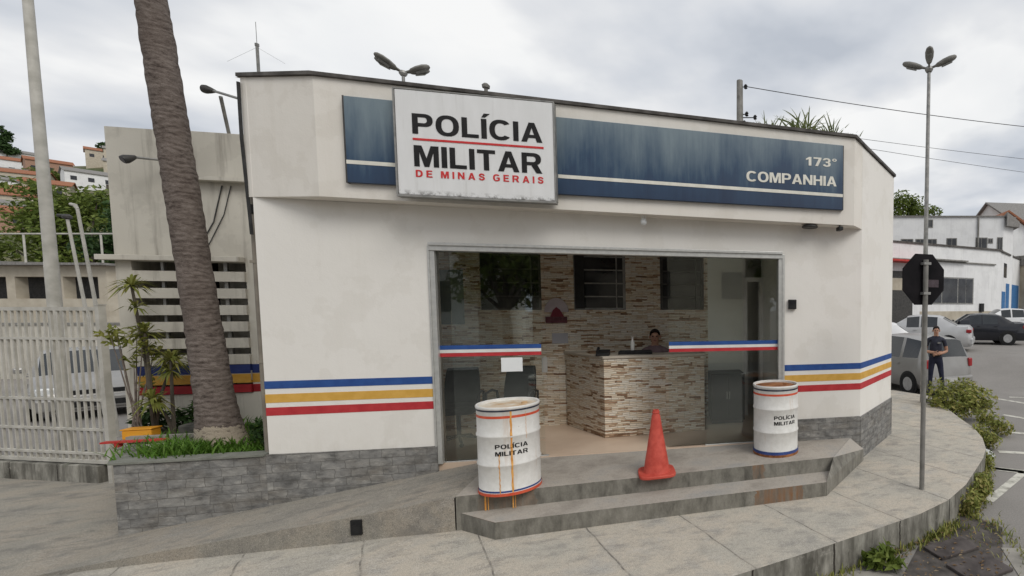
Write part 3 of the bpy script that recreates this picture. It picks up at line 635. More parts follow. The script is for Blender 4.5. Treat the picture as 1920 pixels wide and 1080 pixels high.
# -------------------------------------------------- things on the station
sg = thing('name_board', 'long faded blue name board reading 173º COMPANHIA along the cream fascia', 'sign', fw(0, -.25), RZ)
m_ = MB(); zt = lambda u, w=0: 4.725-.016*(u+.6); zb_ = lambda u, w=0: 3.835-.006*(u+.6)
m_.prism([(-.61, -.055), (4.95, -.055), (4.95, -.003), (-.61, -.003)], zb_, zt); m_.build('panel', M['blue_sign'], sg, bevel=.004)
fr2 = MB(); fr2.prism([(-.625, -.052), (-.611, -.052), (-.611, -.003), (-.625, -.003)], 3.83, 4.73); fr2.build('edge_trim', M['dark_metal'], sg); fr2 = MB(); fr2.prism([(4.951, -.05), (4.962, -.05), (4.962, -.003), (4.951, -.003)], 3.80, 4.635); fr2.build('edge_trim', M['dark_metal'], sg)
f0 = lambda u, w=0: 4.045-.011*(u+.6)
for a, b in ((-.61, -.12), (1.46, 4.95)):
    m_ = MB(); m_.prism([(a, -.058), (b, -.058), (b, -.0555), (a, -.0555)], lambda u, w: f0(u)-.018, lambda u, w: f0(u)+.022); m_.build('cream_line', M['letter_cream'], sg)
text_mesh('lettering', '173º', '173', 4.44, 4.86, 4.345, 4.455, -.0555, M['letter_cream'], sg, .030)
text_mesh('lettering', 'COMPANHIA', 'COMPANHIA', 3.66, 4.86, 4.10, 4.225, -.0555, M['letter_cream'], sg, .040, space=.08)
ws_ = thing('sign_board', 'large white POLÍCIA MILITAR sign box with black and red lettering over the blue board', 'sign', fw(0, -.31), RZ)
m_ = MB(); m_.prism([(-.10, -.10), (1.44, -.10), (1.44, -.002), (-.10, -.002)], 3.715, 4.805); m_.build('face_panel', M['sign_white'], ws_, bevel=.008)
f = MB(); f.box(-.112, 1.452, -.112, -.004, 3.692, 3.714); f.box(-.112, 1.452, -.104, -.004, 4.806, 4.818); f.box(1.441, 1.456, -.106, -.004, 3.715, 4.806); f.box(-.116, -.101, -.106, -.004, 3.715, 4.806)
f.build('frame', M['grey_metal'], ws_)
text_mesh('lettering', 'POLÍCIA', 'POLICIA', .055, 1.325, 4.355, 4.565, -.1005, M['letter_black'], ws_, .045)
text_mesh('lettering', 'MILITAR', 'MILITAR', .06, 1.315, 4.015, 4.235, -.1005, M['letter_black'], ws_, .055)
m_ = MB(); m_.box(.055, 1.335, -.105, -.1005, 4.288, 4.310); m_.build('red_line', M['letter_red'], ws_)
text_mesh('lettering', 'DE MINAS GERAIS', 'DE MINAS GERAIS', .07, 1.325, 3.905, 3.978, -.1005, M['letter_red'], ws_, .035, space=.42)

ic = thing('intercom', 'small black intercom box on the wall right of the glass front', 'intercom', fw(4.34, 0, 2.49), RZ)
m_ = MB(); m_.box(-.055, .055, -.05, -.001, 0, .13); m_.build('housing', M['black'], ic, bevel=.008); m_ = MB(); m_.box(-.035, .035, -.054, -.0505, .07, .115); m_.build('screen', M['dark_glass'], ic)
lt = thing('soffit_lamp', 'bare white bulb hanging under the fascia above the glass front', 'lamp', fw(2.4, -.13, 3.54), RZ)
m_ = MB(); m_.lathe([(.035, .11), (.035, .09), (.02, .08)], 12); m_.build('lamp_holder', M['white'], lt); m_ = MB(); m_.lathe([(.01, -.01), (.035, .01), (.042, .035), (.03, .065), (.018, .08)], 12); m_.build('bulb', M['lamp'], lt, smooth=60)
dl = MB(); dl.lathe([(.10, .0), (.11, .015), (.10, .03)], 16); dl.box(-.02, .02, -.02, .02, .03, .045)
tag(place(dl.build('soffit_light', M['dark_metal']), fw(4.55, -.14, 3.575), RZ), 'round dark light fitting under the right end of the fascia', 'lamp')
cm = MB(); cm.box(-.03, .03, -.06, .06, 0, .05); cm.tube([(0, 0, .05), (0, 0, .07)], .012, 6)
tag(place(cm.build('sensor', M['black'], bevel=.006), fw(4.95, -.20, 3.545), RZ), 'tiny black sensor box under the fascia corner by the splayed wall', 'sensor')

# -------------------------------------------------- interior things
ct = thing('reception_counter', 'split-stone faced reception counter behind the glass front', 'counter', fw(1.8, .74, .66), RZ)
m_ = MB(); m_.prism([(0, 0), (1.42, .14), (1.40, .38), (-.26, .40), (-.42, .94), (-.66, .94)], 0, 1.13); m_.build('base', M['strips'], ct)
m_ = MB(); m_.prism([(-.01, -.02), (1.44, .12), (1.42, .42), (-.24, .43), (-.40, .96), (-.70, .96)], 1.132, 1.165); m_.build('counter_top', nmat('cream_counter_top', (.46, .41, .34), (.56, .50, .42), 5, .4, 0), ct, bevel=.004)
def wall_item(name, lab, cat, x0, x1, z0, z1, w, mat):
    mb = MB(); mb.box(0, x1-x0, -.01, -.002, 0, z1-z0); return tag(place(mb.build(name, mat), fw(x0, w, z0), RZ), lab, cat)
wall_item('notice_sheet', 'white notice sheet taped to the left glass panel under its stripe', 'notice', .70, .935, 1.735, 1.905, .043, M['paper'])
wall_item('paper_notice', 'small grey paper notice on the stone wall under the crest', 'notice', .94, 1.17, 1.95, 2.11, WB, nmat('grey_paper', (.42, .42, .46), (.48, .48, .52), 4, .8, 0))
wall_item('light_switch', 'pale light switch plate on the stone wall beside the chairs', 'switch', .78, .86, 1.50, 1.74, WB, M['white'])
wall_item('notice_board', 'pale grey-green rectangular board on the stone wall at the left', 'board', -.62, -.27, 2.26, 3.07, WB, nmat('greenish_board', (.16, .20, .19), (.22, .26, .25), 2, .5, 0))  # flat grey-green rectangle set on the back wall
cr = thing('wall_crest', 'painted white and maroon crest on the stone wall above the paper notice', 'crest', fw(1.015, WB, 2.27), RZ)
m_ = MB(); m_.v = []; pts = [(.175*math.cos(a*math.pi/14), .17+.22*math.sin(a*math.pi/14)) for a in range(15)]
m_.prism([(x, z) for x, z in pts], 0, .02); m_.v = [(x, -.003-z, y) for x, y, z in m_.v]; m_.build('shield', nmat('crest_white', (.42, .36, .38), (.52, .46, .48), 9, .7, 0), cr)
m_ = MB(); m_.box(-.16, .15, -.028, -.004, 0, .10); m_.build('base_band', nmat('crest_brown', (.09, .03, .04), (.16, .06, .07), 20, .7, 0), cr)
m_ = MB(); m_.prism([(-.09, .10), (.11, .10), (.05, .21), (.0, .25), (-.05, .20)], 0, .01); m_.v = [(x, -.024-z, y) for x, y, z in m_.v]; m_.build('emblem', M['maroon'], cr)
def armchair(u, w, lab, rz):
    t = thing('office_chair', lab, 'chair', fw(u, w, .66), RZ+rz, 'black chairs in the waiting corner')
    m = MB(); m.box(-.23, .23, -.24, .22, .42, .52); m.build('seat', M['chair_black'], t, bevel=.03, seg=3)
    m = MB(); n_ = 6
    for i in range(n_+1):
        z = lerp(.50, 1.0, i/n_); y = .20+.10*(i/n_)**1.3; hw = .22-.03*(i/n_)**3; m.v += [(-hw, y, z), (hw, y, z), (hw, y+.06, z), (-hw, y+.06, z)]
    for i in range(n_):
        a = 4*i
        for q in range(4): m.f.append((a+q, a+(q+1) % 4, a+4+(q+1) % 4, a+4+q)); m.m.append(0)
    m.f += [(3, 2, 1, 0), (4*n_, 4*n_+1, 4*n_+2, 4*n_+3)]; m.m += [0, 0]; m.build('backrest', M['chair_black'], t, bevel=.02, seg=3)
    for sx in (-1, 1):
        m = MB(); m.tube([(sx*.27, .18, .46), (sx*.28, .16, .66), (sx*.28, .02, .70), (sx*.28, -.14, .68), (sx*.27, -.18, .58), (sx*.25, -.16, .46)], .018, 8); m.build('armrest', M['black'], t, smooth=50)
    m = MB(); m.tube([(0, 0, .42), (0, 0, .09)], .028, 8)
    for k in range(5): a = k*1.2566; m.tube([(0, 0, .10), (.27*math.cos(a), .27*math.sin(a), .05)], .018, 6)
    m.build('base', M['black'], t)
    for k in range(5): a = k*1.2566; m = MB(); m.lathe([(.025, -.012), (.025, .012)], 10, (.27*math.cos(a), .27*math.sin(a), .025), axis='y'); m.build('caster', M['black'], t)
    return t
armchair(-.12, .95, 'black office chair against the stone wall at the far left of the lobby', .12)
armchair(.55, .98, 'black office chair behind the notice sheet, nearer the counter', -.15)
def cab():
    t = thing('low_cabinet', 'dark low cabinet behind the right glass panel', 'cabinet', fw(3.62, 1.42, .66), RZ)
    m = MB(); m.box(-.27, .27, -.24, .24, .05, .80); m.build('carcass', M['black'], t, bevel=.006)
    for x in (-.135, .135): m = MB(); m.box(x-.128, x+.128, -.258, -.242, .07, .78); m.build('door', M['black'], t, bevel=.003)
    for x in (-.02, .02): m = MB(); m.box(x-.004, x+.004, -.272, -.259, .40, .52); m.build('handle', M['alu'], t)
    m = MB(); m.box(-.25, .25, -.2, .22, 0, .05); m.build('plinth', M['dark_metal'], t)
cab()
mo = thing('desk_telephone', 'black telephone at the left end of the counter', 'telephone', fw(1.78, .86, 1.825), RZ)
m_ = MB(); m_.prism([(-.09, -.08), (.09, -.08), (.09, .1), (-.09, .1)], 0, lambda x, y: .035+.25*(y+.08)); m_.build('body', M['black'], mo, bevel=.006); m_ = MB(); m_.tube([(-.07, -.06, .06), (-.07, .09, .10)], .022, 8); m_.build('handset', M['black'], mo)
kb = MB(); kb.box(-.24, .24, -.06, .08, 0, .045); kb.box(-.22, .22, -.05, .07, .045, .055)
tag(place(kb.build('paper_tray', M['black'], bevel=.006), fw(2.22, 1.0, 1.825), RZ), 'flat black tray on the counter under the white bottle', 'tray')
bt = thing('bottle', 'slim white bottle standing on the counter', 'bottle', fw(2.18, 1.02, 1.881), RZ)
m_ = MB(); m_.lathe([(.026, 0), (.03, .01), (.03, .12), (.014, .15), (.012, .165)], 14); m_.build('body', M['white'], bt, smooth=40); m_ = MB(); m_.lathe([(.015, .165), (.015, .195)], 12); m_.build('cap', M['white'], bt)

# ================================================================== DRUMS AND CONE
def drum(u, w, lab, variant):
    t = thing('steel_drum', lab, 'barrel', fw(u, w, PZ+.002), RZ, 'white police drums by the entrance')
    m = MB(); r = .285
    m.lathe([(r-.01, .0), (r+.006, .004), (r+.006, .022), (r, .03), (r, .285), (r+.009, .298), (r+.009, .31), (r, .323), (r, .575), (r+.009, .588), (r+.009, .60), (r, .613), (r, .855), (r+.007, .862), (r+.009, .878), (r+.003, .888), (r-.014, .884), (r-.016, .85)], 56)
    m.build('shell', drum_paint(variant*3.1, .45+.2*variant), t, smooth=50)
    m = MB(); m.lathe([(r-.015, .845), (r-.015, .858), (r-.04, .862)], 48); m.lathe([(.03, .862), (.03, .875), (.02, .88)], 16, (.14, .05, 0)); m.build('lid', M['rust'] if variant else M['lid_cream'], t, smooth=50)
    def ring(z0, z1, k, d=.0012):
        mm = MB(); n = 56; rr = r+d; mm.v = [(rr*math.cos(2*math.pi*q/n), rr*math.sin(2*math.pi*q/n), z) for z in (z0, z1) for q in range(n)]
        mm.f = [(q, (q+1) % n, n+(q+1) % n, n+q) for q in range(n)]; mm.m = [0]*n; mm.build('painted_ring', M[k], t, smooth=60)
    if variant == 0:
        ring(.842, .858, 'navy', .004); ring(.775, .80, 'drum_red'); ring(.034, .052, 'drum_blue'); ring(.0, .03, 'drum_red', .0085)
    else:
        ring(.828, .846, 'navy', .004); ring(.765, .790, 'drum_red'); ring(.030, .068, 'drum_blue', .0085); ring(-.0015, .030, 'rust', .0088)
    # lettering bent round the shell
    th0 = math.atan2(-(6.36+w), 2.57-u)                                  # side that faces the road
    for txt, z0, z1, wd in (('POLÍCIA', .475, .518, .30), ('MILITAR', .405, .448, .30)):
        o = text_mesh('lettering', txt, txt.replace('Í', 'I'), -wd/2, wd/2, z0, z1, 0, M['letter_black'], t, .045, .001)
        sh = .02 if variant == 0 else .13
        for v in o.data.vertices:
            a = th0+(v.co.x+sh)/r; rr = r+.0015-v.co.y; v.co = Vector((rr*math.cos(a), rr*math.sin(a), v.co.z))
    if variant == 0:
        for da, z0, z1, wd in ((.06, .03, .845, .017), (-.33, .03, .42, .008), (.55, .55, .82, .003)):
            mm = MB(); n = 24
            for i in range(n+1):
                z = lerp(z0, z1, i/n); a = th0+da+.006*math.sin(i*1.7); ww = wd*(.75+.4*abs(math.sin(i*2.3+da)))
                rr = r+.0022+(.0095 if (abs(z-.304) < .016 or abs(z-.594) < .016) else 0)
                for s in (-1, 1): mm.v.append((rr*math.cos(a+s*ww/r*.5), rr*math.sin(a+s*ww/r*.5), z))
            for i in range(n): k = 2*i; mm.f.append((k, k+1, k+3, k+2)); mm.m.append(0)
            mm.build('rust_run', M['orange_drip'], t)
    return t
drum(1.04, -.945, 'white drum with a long orange rust run, overhanging the left end of the steps', 0)
drum(4.02, -.385, 'white drum with a blue and rusty bottom rim, beside the right wall of the entrance', 1)
dm = MB()
for u0, wd in ((.845, .016), (.875, .008), (1.10, .013), (1.125, .006)):
    dm.box(u0, u0+wd, -1.122-.0, -1.118, .485, .64)
rd = place(dm.build('rust_streaks', M['orange_drip']), fw(0, 0), RZ); tag(rd, 'orange rust drips down the upper riser below the left drum', 'rust stain', kind='stuff')
cn = thing('traffic_cone', 'faded orange traffic cone standing on the top step', 'cone', fw(2.52, -.905, PZ+.002), RZ+R(6))
m_ = MB(); m_.prism([(math.copysign(abs(math.cos(a*math.pi/12))**.45, math.cos(a*math.pi/12))*.20, math.copysign(abs(math.sin(a*math.pi/12))**.45, math.sin(a*math.pi/12))*.20) for a in range(24)], 0, .035); m_.build('base', M['cone'], cn, bevel=.008, smooth=50)
m_ = MB(); m_.lathe([(.150, .035), (.140, .06), (.128, .14), (.112, .24), (.110, .245), (.086, .40), (.084, .405), (.062, .55), (.046, .66), (.036, .685), (.042, .69), (.042, .70), (.036, .705), (.034, .725), (.024, .725), (.022, .66)], 32); m_.build('body', M['cone'], cn, smooth=35)

# ================================================================== ANNEX behind the planter
ax = thing('annex_building', 'weathered grey-beige annex with horizontal concrete louvres behind the palm', 'building', fw(-3, 2.0), RZ)
U = lambda u: u+3.0
m_ = MB(); m_.box(U(-4.53), U(-1.66), 0, .15, 3.14, 4.905); m_.box(U(-4.53), U(-4.36), 0, .15, 0, 3.14); m_.box(U(-3.10), U(-1.66), 0, .15, 0, 3.14); m_.box(U(-4.36), U(-3.10), 0, .15, 0, 1.30)
m_.box(U(-4.53), U(-4.38), .15, 4, 0, 4.905); m_.build('wall', M['annex'], ax)
m_ = MB(); m_.box(U(-4.36), U(-1.7), .9, 1.0, 0, 4.7); m_.box(U(-4.36), U(-1.7), .16, .9, 3.3, 3.4); m_.build('inner_wall', nmat('painted_dark_interior', (.012, .012, .013), (.025, .025, .025), 2, .9, 0), ax)  # near-black colour paints in the shade behind the louvre gaps
m_ = MB(); m_.box(U(-3.66), U(-1.7), -.10, -.003, 4.30, 4.89); m_.box(U(-3.68), U(-1.7), -.13, -.003, 4.24, 4.297); m_.build('parapet_beam', M['annex'], ax, bevel=.006)
m_ = MB(); m_.box(U(-4.64), U(-3.10), -.12, -.003, 3.145, 3.215); m_.build('ledge', M['annex'], ax, bevel=.006)
m_ = MB()
for k in range(7): z1 = 3.01-.232*k if k else 3.012; m_.box(U(-4.36), U(-3.10), -.03, .06, z1-.138, z1)
m_.build('louvre', M['annex'], ax)
m_ = MB(); m_.box(U(-3.40), U(-3.36), .065, .10, 1.3, 3.14); m_.box(U(-4.10), U(-4.07), .065, .10, 1.3, 3.14); m_.build('mullion', M['grey_metal'], ax)
for z0, z1, k in ((1.58, 1.705, 'slat_blue'), (1.445, 1.572, 'slat_yellow'), (1.31, 1.42, 'slat_red')):
    m_ = MB(); m_.box(U(-4.36), U(-3.10), -.034, .05, z0, z1); m_.box(U(-3.0985), U(-1.7), -.004, .0, z0, z1); m_.build('painted_slat', M[k], ax)
m_ = MB()
m_.tube([(U(-3.3), -.012, 4.2), (U(-3.42), -.012, 3.7), (U(-3.62), -.012, 3.3), (U(-3.72), -.012, 3.16)], .008, 5)
m_.tube([(U(-3.2), -.012, 4.2), (U(-3.3), -.012, 3.8), (U(-3.46), -.012, 3.45), (U(-3.6), -.012, 3.16)], .006, 5); m_.build('cable', M['dark_metal'], ax)
def flood(loc, arm, head_dir, lab):
    t = thing('floodlight', lab, 'floodlight', loc, 0, 'floodlights on wall brackets')
    m = MB(); m.tube(arm, .018, 6); m.build('bracket', M['grey_metal'], t)
    h = Vector(arm[-1]); d = Vector(head_dir).normalized(); m = MB(); m.tube([h-d*.02, h+d*.03, h+d*.08, h+d*.11], [.02, .04, .055, .05], 12); m.build('lamp_head', M['dark_metal'], t, smooth=40)
    m = MB(); m.tube([h+d*.1105, h+d*.116], [.045, .042], 12); m.build('lens', M['dark_glass'], t)
p0 = Vector(fw(-1.645, .66, 4.80)); p1 = Vector(fw(-3.10, 1.67, 5.36))
flood(p0, [(0, 0, 0), tuple((p1-p0)*.5+Vector((0, 0, .0))), tuple(p1-p0)], (-.9, -.2, .15), 'floodlight on an arm from the station corner above the annex roof')
m_ = MB(); q = Vector(fw(-3.02, 1.66, 5.29)); e_ = Vector(fw(-3.21, 2.03, 4.905)); m_.tube([(0, 0, 0), tuple(q-e_)], .02, 6)
tag(place(m_.build('bracket_post', M['grey_metal']), e_), 'thin leaning stay rod from the annex parapet up to the floodlight arm', 'rod')
p0 = Vector(fw(-3.70, 1.998, 4.49)); p1 = Vector(fw(-4.0, 1.70, 4.45))
flood(p0, [(0, 0, 0), tuple(p1-p0)], (-.25, -.75, -.5), 'floodlight on a short arm from the annex wall left of the palm')
cb = MB(); cb.box(-.06, .06, -.16, 0, 0, .10); cb.box(-.02, .02, 0, .05, .03, .07)
tag(place(cb.build('security_camera', M['black'], bevel=.01), fw(-1.76, .22, 3.53), RZ+R(35)), 'small black security camera on the left edge of the station wall', 'camera')
# roof furniture
m_ = MB(); m_.tube([(0, 0, 0), (0, 0, 2.05)], .020, 8); m_.tube([(0, 0, 2.03), (0, 0, 2.07)], .027, 8)
t = thing('antenna_mast', 'thin antenna mast with whip rods on the station roof', 'antenna', fw(-3.55, 3.15, 4.6), RZ); m_.build('mast', M['grey_metal'], t)
m_ = MB(); m_.tube([(0, 0, 2.05), (0, 0, 2.40)], .004, 5); m_.tube([(-.02, 0, 2.0), (-.40, 0, 1.75)], .0016, 4); m_.tube([(.02, 0, 2.0), (.36, 0, 1.8)], .0016, 4); m_.build('whip', M['grey_metal'], t)
m_ = MB(); m_.box(-.4, .4, -.4, .4, -4.6, 0); m_.build('base', M['annex'], t)
t = thing('vent_pipe', 'short grey vent pipe with a cap on the station roof', 'pipe', fw(-.11, 2.5, 4.6), RZ); m_ = MB(); m_.tube([(0, 0, 0), (0, 0, 1.47)], .028, 10); m_.build('pipe', M['concrete_post'], t); m_ = MB(); m_.lathe([(.055, 1.46), (.06, 1.50), (.03, 1.53)], 12); m_.build('cap', M['concrete_post'], t)

# ================================================================== PLANTER AND PLANTS
pt = thing('planter', 'raised planter faced with grey stone below the palm', 'planter', fw(-2.3, 0), RZ)
V = lambda u: u+2.3
m_ = MB(); zc = lambda x, y: .883
m_.prism([(V(-2.96), -.021), (V(-1.662), -.021), (V(-1.662), .14), (V(-2.85), .14)], 0, zc)
m_.prism([(V(-2.96), -.021), (V(-2.85), .141), (V(-4.30), 2.0), (V(-4.42), 2.0)], 0, zc); m_.build('wall', M['stone'], pt)
m_ = MB(); m_.prism([(V(-2.99), -.04), (V(-1.662), -.04), (V(-1.662), .15), (V(-2.84), .15)], .885, .905); m_.prism([(V(-2.99), -.04), (V(-2.84), .151), (V(-3.10), .48), (V(-3.25), .32)], .885, .905); m_.build('coping', nmat('planter_coping', (.16, .165, .14), (.25, .25, .22), 5, .8, .2), pt)
m_ = MB(); m_.prism([(V(-2.84), .152), (V(-1.67), .152), (V(-1.67), 1.97), (V(-4.28), 1.97)], .5, lambda x, y: .84+.03*math.sin(x*5)*math.sin(y*4)); m_.build('soil', M['soil'], pt)
m_ = MB(); m_.prism([(V(-3.10), .50), (V(-2.62), .18), (V(-2.74), .62), (V(-3.20), .92), (V(-3.40), .85)], .84, .888); m_.build('slab', M['apron'], pt)
m_ = MB(); m_.box(V(-3.8), V(-2.75), 1.10, 1.16, .84, .93); m_.build('inner_kerb', M['apron'], pt)
rnd = random.Random(3)
gr = MB(); blades(gr, [(rnd.uniform(-2.75, -1.75), rnd.uniform(.16, .5), .85) for _ in range(420)], .09, .9, .008, rnd)
blades(gr, [(rnd.gauss(-2.62, .22), abs(rnd.gauss(.30, .12))+.05, .87) for _ in range(700)], .14, 1.1, .009, rnd)
blades(gr, [(rnd.uniform(-3.6, -1.75), rnd.uniform(.5, 1.9), .85) for _ in range(700)], .12, .9, .008, rnd)
tag(place(gr.build('grass', M['leaf_grass']), fw(0, 0), RZ), 'bright green grass growing in the stone planter', 'grass', kind='stuff')
# palm
pl = thing('palm_tree', 'tall leaning palm trunk rising from the stone planter', 'palm tree', (-6.55, 5.62, .84))
m_ = MB(); pts = []; rr = []
for i in range(120):
    z = i/119*7.6; pts.append((-.086*z-.002*z*z*.3, .0, z)); rr.append(.155+.085*math.exp(-z*2.6)-.0055*z+random.uniform(-.006, .006))
m_.tube(pts, rr, 24); m_.build('trunk', M['palm_bark'], pl, smooth=60)
def frond(mb, base, az, el, ln, droop, wid, n=22, rnd=random):
    p = Vector(base); d = Vector((math.cos(az)*math.cos(el), math.sin(az)*math.cos(el), math.sin(el))); prev = p; st = ln/n
    for i in range(n):
        d = (d+Vector((0, 0, -droop/n))).normalized(); q = p+d*st; s = d.cross(Vector((0, 0, 1))).normalized(); nn = s.cross(d)
        mb.add([p-nn*.008-s*.008, p-nn*.008+s*.008, q-nn*.008+s*.007, q-nn*.008-s*.007], [(0, 1, 2, 3)])
        if i > 1:
            w = wid*math.sin(math.pi*min(1, (i+1.5)/(n+1.5)))**.7
            for sg_ in (-1, 1):
                tip = p+s*sg_*w+d*w*.45-Vector((0, 0, w*.35)); mb.add([p-d*st*.28, p+d*st*.28, tip], [(0, 1, 2)])
        p = q
    return mb
m_ = MB(); top = pts[-1]
for k in range(26): frond(m_, top, k*2.4, R(75-(k/26)*95), 2.4, 1.1, .42)
m_.build('crown', M['leaf_palm'], pl)
# dracaena with rosettes at several heights, bare shrub, dark shrubs
def rosette(mb, c, n, ln, rnd):
    c = Vector(c)
    for k in range(n):
        az = rnd.random()*6.28; el = rnd.uniform(-.5, 1.3); d = Vector((math.cos(az)*math.cos(el), math.sin(az)*math.cos(el), math.sin(el))); l = ln*rnd.uniform(.7, 1.1)
        s = d.cross(Vector((0, 0, 1))).normalized()*.013; m1 = c+d*l*.55; t_ = c+d*l-Vector((0, 0, l*.35))
        mb.add([c-s*.6, c+s*.6, m1+s, m1-s, t_], [(0, 1, 2, 3), (3, 2, 4)])
def dracaena(u, w, heads, lab):
    t = thing('dracaena', lab, 'plant', fw(u, w, .84), RZ, 'spiky plants in the planter'); rnd = random.Random(int(u*100))
    m = MB(); f = MB()
    for dx, dy, z in heads:
        m.tube([(0, 0, 0), (dx*.3, dy*.3, z*.5), (dx, dy, z)], [.022, .018, .014], 6); rosette(f, (dx, dy, z), 62, .25, rnd); rosette(f, (dx*.8, dy*.8, z*.86), 26, .20, rnd)
    m.build('stem', M['bark'], t); f.build('foliage', M['leaf_dracaena'], t)
dracaena(-3.88, 1.55, [(-.12, .0, 1.95), (.06, -.1, 1.35), (.16, .1, .95)], 'tall spiky yellow-green dracaena in front of the louvres')
dracaena(-3.60, 1.45, [(.02, 0, 1.0), (-.12, -.1, .5)], 'shorter spiky dracaena nearer the palm trunk')
sh = thing('bare_shrub', 'thin leggy shrub with bare stems beside the gate post', 'shrub', fw(-4.02, 1.5, .84), RZ); m_ = MB(); f_ = MB(); rnd = random.Random(11)
for k in range(8):
    a = rnd.random()*6.28; r_ = rnd.uniform(.05, .24); z = rnd.uniform(.6, 1.35); m_.tube([(rnd.uniform(-.08, .08), 0, 0), (r_*.4*math.cos(a), r_*.4*math.sin(a), z*.5), (r_*math.cos(a), r_*math.sin(a), z)], [.009, .007, .004], 5)
    leaves(f_, [(r_*math.cos(a), r_*math.sin(a), z, .11, .11, .16)], 26, .042, rnd=rnd)
m_.build('stem', nmat('grey_stem', (.12, .095, .08), (.22, .185, .16), 9, .9, .2), sh); f_.build('foliage', M['leaf_dracaena'], sh)
def shrub(loc, blobs, n, sz, mat, lab, name='shrub', group=None, rz=RZ):
    t = thing(name, lab, 'shrub', loc, rz, group); rnd = random.Random(int(abs(loc[0]*100)))
    m = MB(); leaves(m, blobs, n, sz, rnd=rnd); m.build('foliage', mat, t); m = MB()
    for b in blobs: m.tube([(b[0]*.3, b[1]*.3, 0), (b[0], b[1], b[2])], [.014, .006], 5)
    m.build('stem', M['bark'], t); return t
shrub(fw(-1.92, .55, .84), [(0, 0, .22, .20, .25, .24), (.06, .1, .42, .12, .15, .2), (-.2, .15, .15, .15, .15, .15)], 420, .05, M['leaf_dark'], 'dark green shrub between the palm and the station wall')
shrub(fw(-3.72, 1.72, .84), [(0, 0, .18, .22, .12, .18), (-.35, .0, .2, .2, .12, .2), (.25, .0, .3, .15, .12, .2)], 420, .05, M['leaf_dark'], 'low dark shrub behind the yellow trough')
yb = thing('flower_trough', 'yellow plastic flower trough in the planter', 'flower trough', fw(-3.84, 1.34, .86), RZ+R(4)); m_ = MB(); m_.box(-.14, .14, -.07, .07, .0, .115); m_.build('body', M['yellow_plastic'], yb, bevel=.012)
m_ = MB(); m_.box(-.148, .148, -.078, .078, .116, .132); m_.build('rim', M['yellow_plastic'], yb, bevel=.004)
m_ = MB(); m_.box(-.24, .34, -.035, .035, 0, .02); m_.box(-.12, -.08, -.03, .03, -.05, 0); tag(place(m_.build('red_board', M['red_board']), fw(-3.62, .93, .905), RZ+R(2)), 'narrow red board lying across the left edge of the planter', 'board')
for i, (u, w, s, lab) in enumerate(((-3.25, 1.35, 1.25, 'bigger dark stone block under the louvre wall behind the grass'), (-3.02, 1.45, .8, 'smaller dark stone block next to the bigger one behind the palm'))):
    m_ = MB(); m_.box(-.13*s, .13*s, -.08*s, .08*s, 0, .15*s); tag(place(m_.build('stone_block', nmat('dark_stone', (.05, .05, .045), (.12, .115, .10), 7, .9, .4), bevel=.02*s), fw(u, w, .83), RZ+R(8)), lab, 'stone', 'loose stones in the planter')

# ================================================================== GATE, POLES
gp = Vector((-9.10, 6.50, 0)); gdir = Vector((-1.92, .235, 0)).normalized(); grz = math.atan2(gdir.y, gdir.x)+math.pi
gt = thing('metal_gate', 'white barred metal gate closing the yard beside the annex', 'gate', gp, grz)
GL = -5.6
m_ = MB()
for z, h in ((.36, .045), (.48, .03), (.815, .03), (1.23, .03), (2.07, .03), (2.47, .05)): m_.box(GL, -.06, -.02, .02, z, z+h)
for x in (-2.02, -4.1, GL): m_.box(x-.04, x+.04, -.028, .028, .34, 2.53)
m_.build('frame', M['gate'], gt)
m_ = MB(); x = -.16
while x > GL: m_.box(x-.011, x+.011, -.011, .011, .365, 2.50); x -= .112
m_.build('bars', M['gate'], gt)
m_ = MB(); m_.box(-.035, .03, -.035, .035, .0, 2.54); m_.box(-.04, .035, -.04, .04, 2.54, 2.56); m_.build('post', M['gate'], gt)
lw = MB(); lw.box(GL-3, -.16, -.06, .06, -.05, .34); tag(place(lw.build('low_wall', M['kerb'], bevel=.01), gp, grz), 'low dark concrete wall under the white gate', 'wall')
fp_ = thing('flagpole', 'tall white flagpole just behind the gate', 'flagpole', (-11.95, 8.0, .05)); m_ = MB(); m_.tube([(0, 0, 0), (0, 0, 3.2), (0, 0, 3.22), (0, 0, 8.5)], [.078, .076, .072, .05], 14); m_.build('pole', M['gate'], fp_, smooth=40)
m_ = MB(); m_.box(-.16, .16, -.16, .16, -.01, .02); m_.build('base_plate', M['grey_metal'], fp_); m_ = MB(); m_.lathe([(.05, 8.5), (.08, 8.55), (.05, 8.62), (.01, 8.64)], 12); m_.build('finial', M['alu'], fp_)
def yard_post(loc, top, lab, head):
    t = thing('yard_lamp', lab, 'lamp post', loc, 0, 'thin white lamp posts in the yard'); m = MB(); m.tube([(0, 0, 0), (top[0]*.45, 0, top[2]*.5), top], [.030, .027, .022], 10); m.build('pole', M['gate'], t, smooth=40)
    m = MB(); T = Vector(top)
    if head: m.lathe([(.03, -.02), (.06, .0), (.065, .04), (.03, .08)], 12, top); m.tube([T+Vector((-.14, -.03, .05)), T+Vector((-.05, 0, .05))], .03, 8)
    else: m.tube([T, T+Vector((-.04, 0, .07)), T+Vector((-.12, 0, .09))], [.022, .03, .026], 8)
    m.build('lamp_head', M['dark_metal'] if head else M['gate'], t, smooth=40); return t
yard_post((-13.35, 9.5, .05), (-.45, 0, 4.2), 'shorter thin white lamp post with a dark round head behind the gate', True)
yard_post((-12.45, 9.0, .05), (-.42, 0, 4.28), 'taller thin white lamp post with a bent white tip behind the gate', False)

